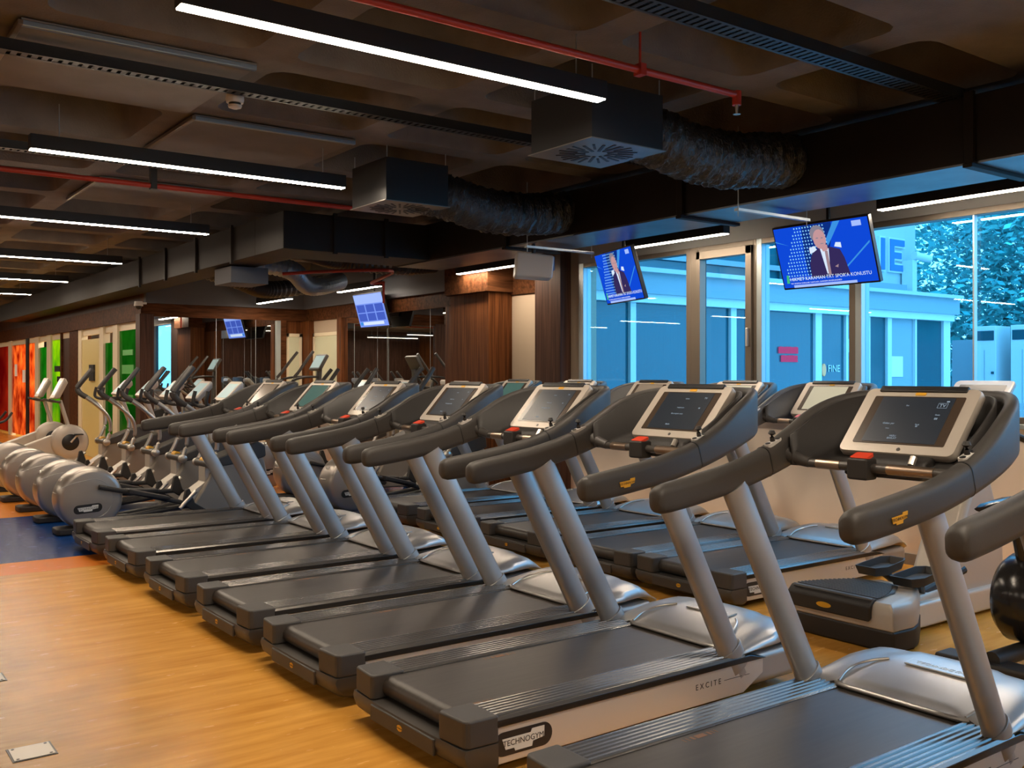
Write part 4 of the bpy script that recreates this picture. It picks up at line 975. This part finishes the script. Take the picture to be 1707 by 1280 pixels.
# taller building behind, with big letters
t = thing('facade_building', (0, 12, 0), 'tall pale building behind the pavilion with large blue outlined letters', 'building')
MB().box(16.4, 19.9, 0, 6, 0, 7).build('panelled_wall', 'o_wall', t)
for z in (3.0, 5.05): MB().box(16.4, 19.9, -.01, 0, z, z + .03).build('panel_joint', 'o_wall2', t)
MB().box(7.5, 16.4, .5, 6, 0, 7).build('glazed_wall', 'o_glass', t)
for x in (9.2, 11.4, 13.6, 15.8): MB().box(x, x + .06, .44, .5, 2.8, 7).build('glazing_bar', 'o_glassd', t)
MB().box(7.5, 16.4, .42, .5, 3.6, 3.7).build('glazing_bar', 'o_wall2', t)
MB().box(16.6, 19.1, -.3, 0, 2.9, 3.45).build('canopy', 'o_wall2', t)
def letters(polys, nm, m, y0, y1):
    b = MB()
    for P in polys: b.prism([((18.8 + (x - 17.62) * .68) if P[0][0] > 17.55 else (18.46 + (x - 17.16) * .62), 3.73 + (z - 3.72) * .6) for x, z in P], 'y', y0, y1)
    b.build(nm, m, t)
E = [(17.66, 3.78), (18.45, 3.78), (18.45, 4.0), (17.88, 4.0), (17.88, 4.22), (18.28, 4.22), (18.28, 4.44), (17.88, 4.44), (17.88, 4.68), (18.45, 4.68), (18.45, 4.90), (17.66, 4.90)]
def grow(P, d):
    cx = sum(p[0] for p in P) / len(P); cz = sum(p[1] for p in P) / len(P)
    return [(x + (d if x > cx else -d), z) for x, z in P]
letters([[(17.62, 3.72), (18.50, 3.72), (18.50, 4.06), (17.94, 4.06), (17.94, 4.16), (18.34, 4.16), (18.34, 4.50), (17.94, 4.50), (17.94, 4.62), (18.50, 4.62), (18.50, 4.96), (17.62, 4.96)], [(17.16, 3.72), (17.5, 3.72), (17.5, 4.96), (17.16, 4.96)]], 'letter_outline', 'o_white', -.06, 0)
letters([E, [(17.22, 3.78), (17.44, 3.78), (17.44, 4.90), (17.22, 4.90)]], 'facade_letters', 'o_blue', -.08, -.06)
t = thing('security_camera', (19.35, 11.7, 4.1), 'white security camera on the outside wall beside the blue letter', 'security camera', 'dome cameras')
MB().tube([(0, 0, 0), (.45, -.1, -.06)], [.09, .08], 12).build('housing', 'o_white', t)
MB().box(-.05, .12, .0, .25, -.8, -.1).build('bracket', 'o_white', t)

# white cabinets and louvres to the right
for k, (x, y, n) in enumerate(((20.0, 10.5, 'white metal service cabinet outside, left one of the two'), (20.0, 9.72, 'white metal service cabinet outside, cut by the right picture edge'))):
    t = thing('service_cabinet', (x, y, -.05), n, 'cabinet', 'outdoor cabinets')
    MB().box(0, .6, -.24, .24, 0, 2.6).build('body', 'o_white', t, bevel=.01)
    MB().box(-.012, 0, -.2, .2, 2.3, 2.5).build('dark_vent', 'o_glassd', t)
    MB().box(-.01, 0, -.005, .005, .1, 2.1).build('door_gap', 'o_wall2', t)
    for z in (.9, 1.25, 1.6): MB().box(-.03, 0, -.2, -.15, z, z + .05).build('handle', 'o_glassd', t)
tag(MB().box(20.7, 20.8, 6.5, 11.6, -.05, 2.3).build('boundary_fence', 'o_wall2'), 'grey boundary fence behind the two white cabinets', 'fence')
t = thing('louvre_fence', (11.0, 4.0, -.05), 'pale horizontal louvre screen outside the right window', 'fence')
b = MB()
for k in range(15): b.prism([(0, k * .085), (.06, k * .085 + .02), (.06, k * .085 + .06), (0, k * .085 + .075)], 'y', -4.5, 1.75)
b.build('slats', 'o_wall', t)
for y in (-4.4, -1.7, 1.7): MB().box(.06, .12, y - .03, y + .03, 0, 1.3).build('post', 'o_wall2', t)

def tree(loc, h, rx, rz, n, m, label, seed):
    rnd = random.Random(seed)
    t = thing('tree', loc, label, 'tree', 'trees outside the windows')
    MB().tube([(0, 0, 0), (.1, 0, h * .4), (0, .1, h * .75)], [.18, .13, .05], 8).build('trunk', 'o_trunk', t)
    b = MB(); cl = [(rnd.gauss(0, .42) * rx, rnd.gauss(0, .42) * rx, h + rnd.uniform(-1, .9) * rz) for _ in range(max(24, n // 60))]
    for _ in range(n):
        c = rnd.choice(cl); q = .16 * rx
        p = Vector((c[0] + rnd.gauss(0, q), c[1] + rnd.gauss(0, q), c[2] + rnd.gauss(0, q)))
        a = Vector((rnd.uniform(-1, 1), rnd.uniform(-1, 1), rnd.uniform(-.6, .6))).normalized(); c2 = a.orthogonal().normalized(); s = rnd.uniform(.07, .15)
        b.add([p - a * s, p + c2 * s * .5, p + a * s, p - c2 * s * .5], [(0, 1, 2, 3)])
    b.build('foliage', m, t)
tree((25, 12.5, 0), 4.2, 3.4, 3.4, 15000, 'o_leaf', 'dense dark tree right of the lettered building', 1)
tree((24, 8.6, 0), 4.4, 3.0, 3.0, 9000, 'o_leaf2', 'lighter loose tree in the middle of the right window', 2)
tree((27, 5.0, 0), 3.6, 3.2, 3.4, 13000, 'o_leaf', 'dark tree at the right picture edge behind the cabinets', 3)
tree((30, 15.5, 0), 3.5, 3.5, 3.5, 9000, 'o_leaf', 'distant dark tree behind the lettered building', 4)
tree((31, 9.5, 0), 3.2, 4.0, 3.0, 13000, 'o_leaf', 'distant tree filling the gap between the nearer trees', 5)

# ------------------------------------------------------------------ world
w = bpy.data.worlds.new('world'); SC.world = w; w.use_nodes = True
w.node_tree.nodes['Background'].inputs[0].default_value = (.72, .90, 1.0, 1)
w.node_tree.nodes['Background'].inputs[1].default_value = 5.0

SC.view_settings.view_transform = 'Standard'; SC.view_settings.look = 'None'; SC.view_settings.gamma = 1
SC.view_settings.use_curve_mapping = False; SC.view_settings.exposure = 0.0
SC.cycles.use_denoising = True
SC.cycles.sample_clamp_indirect = 8
SC.cycles.max_bounces = 8
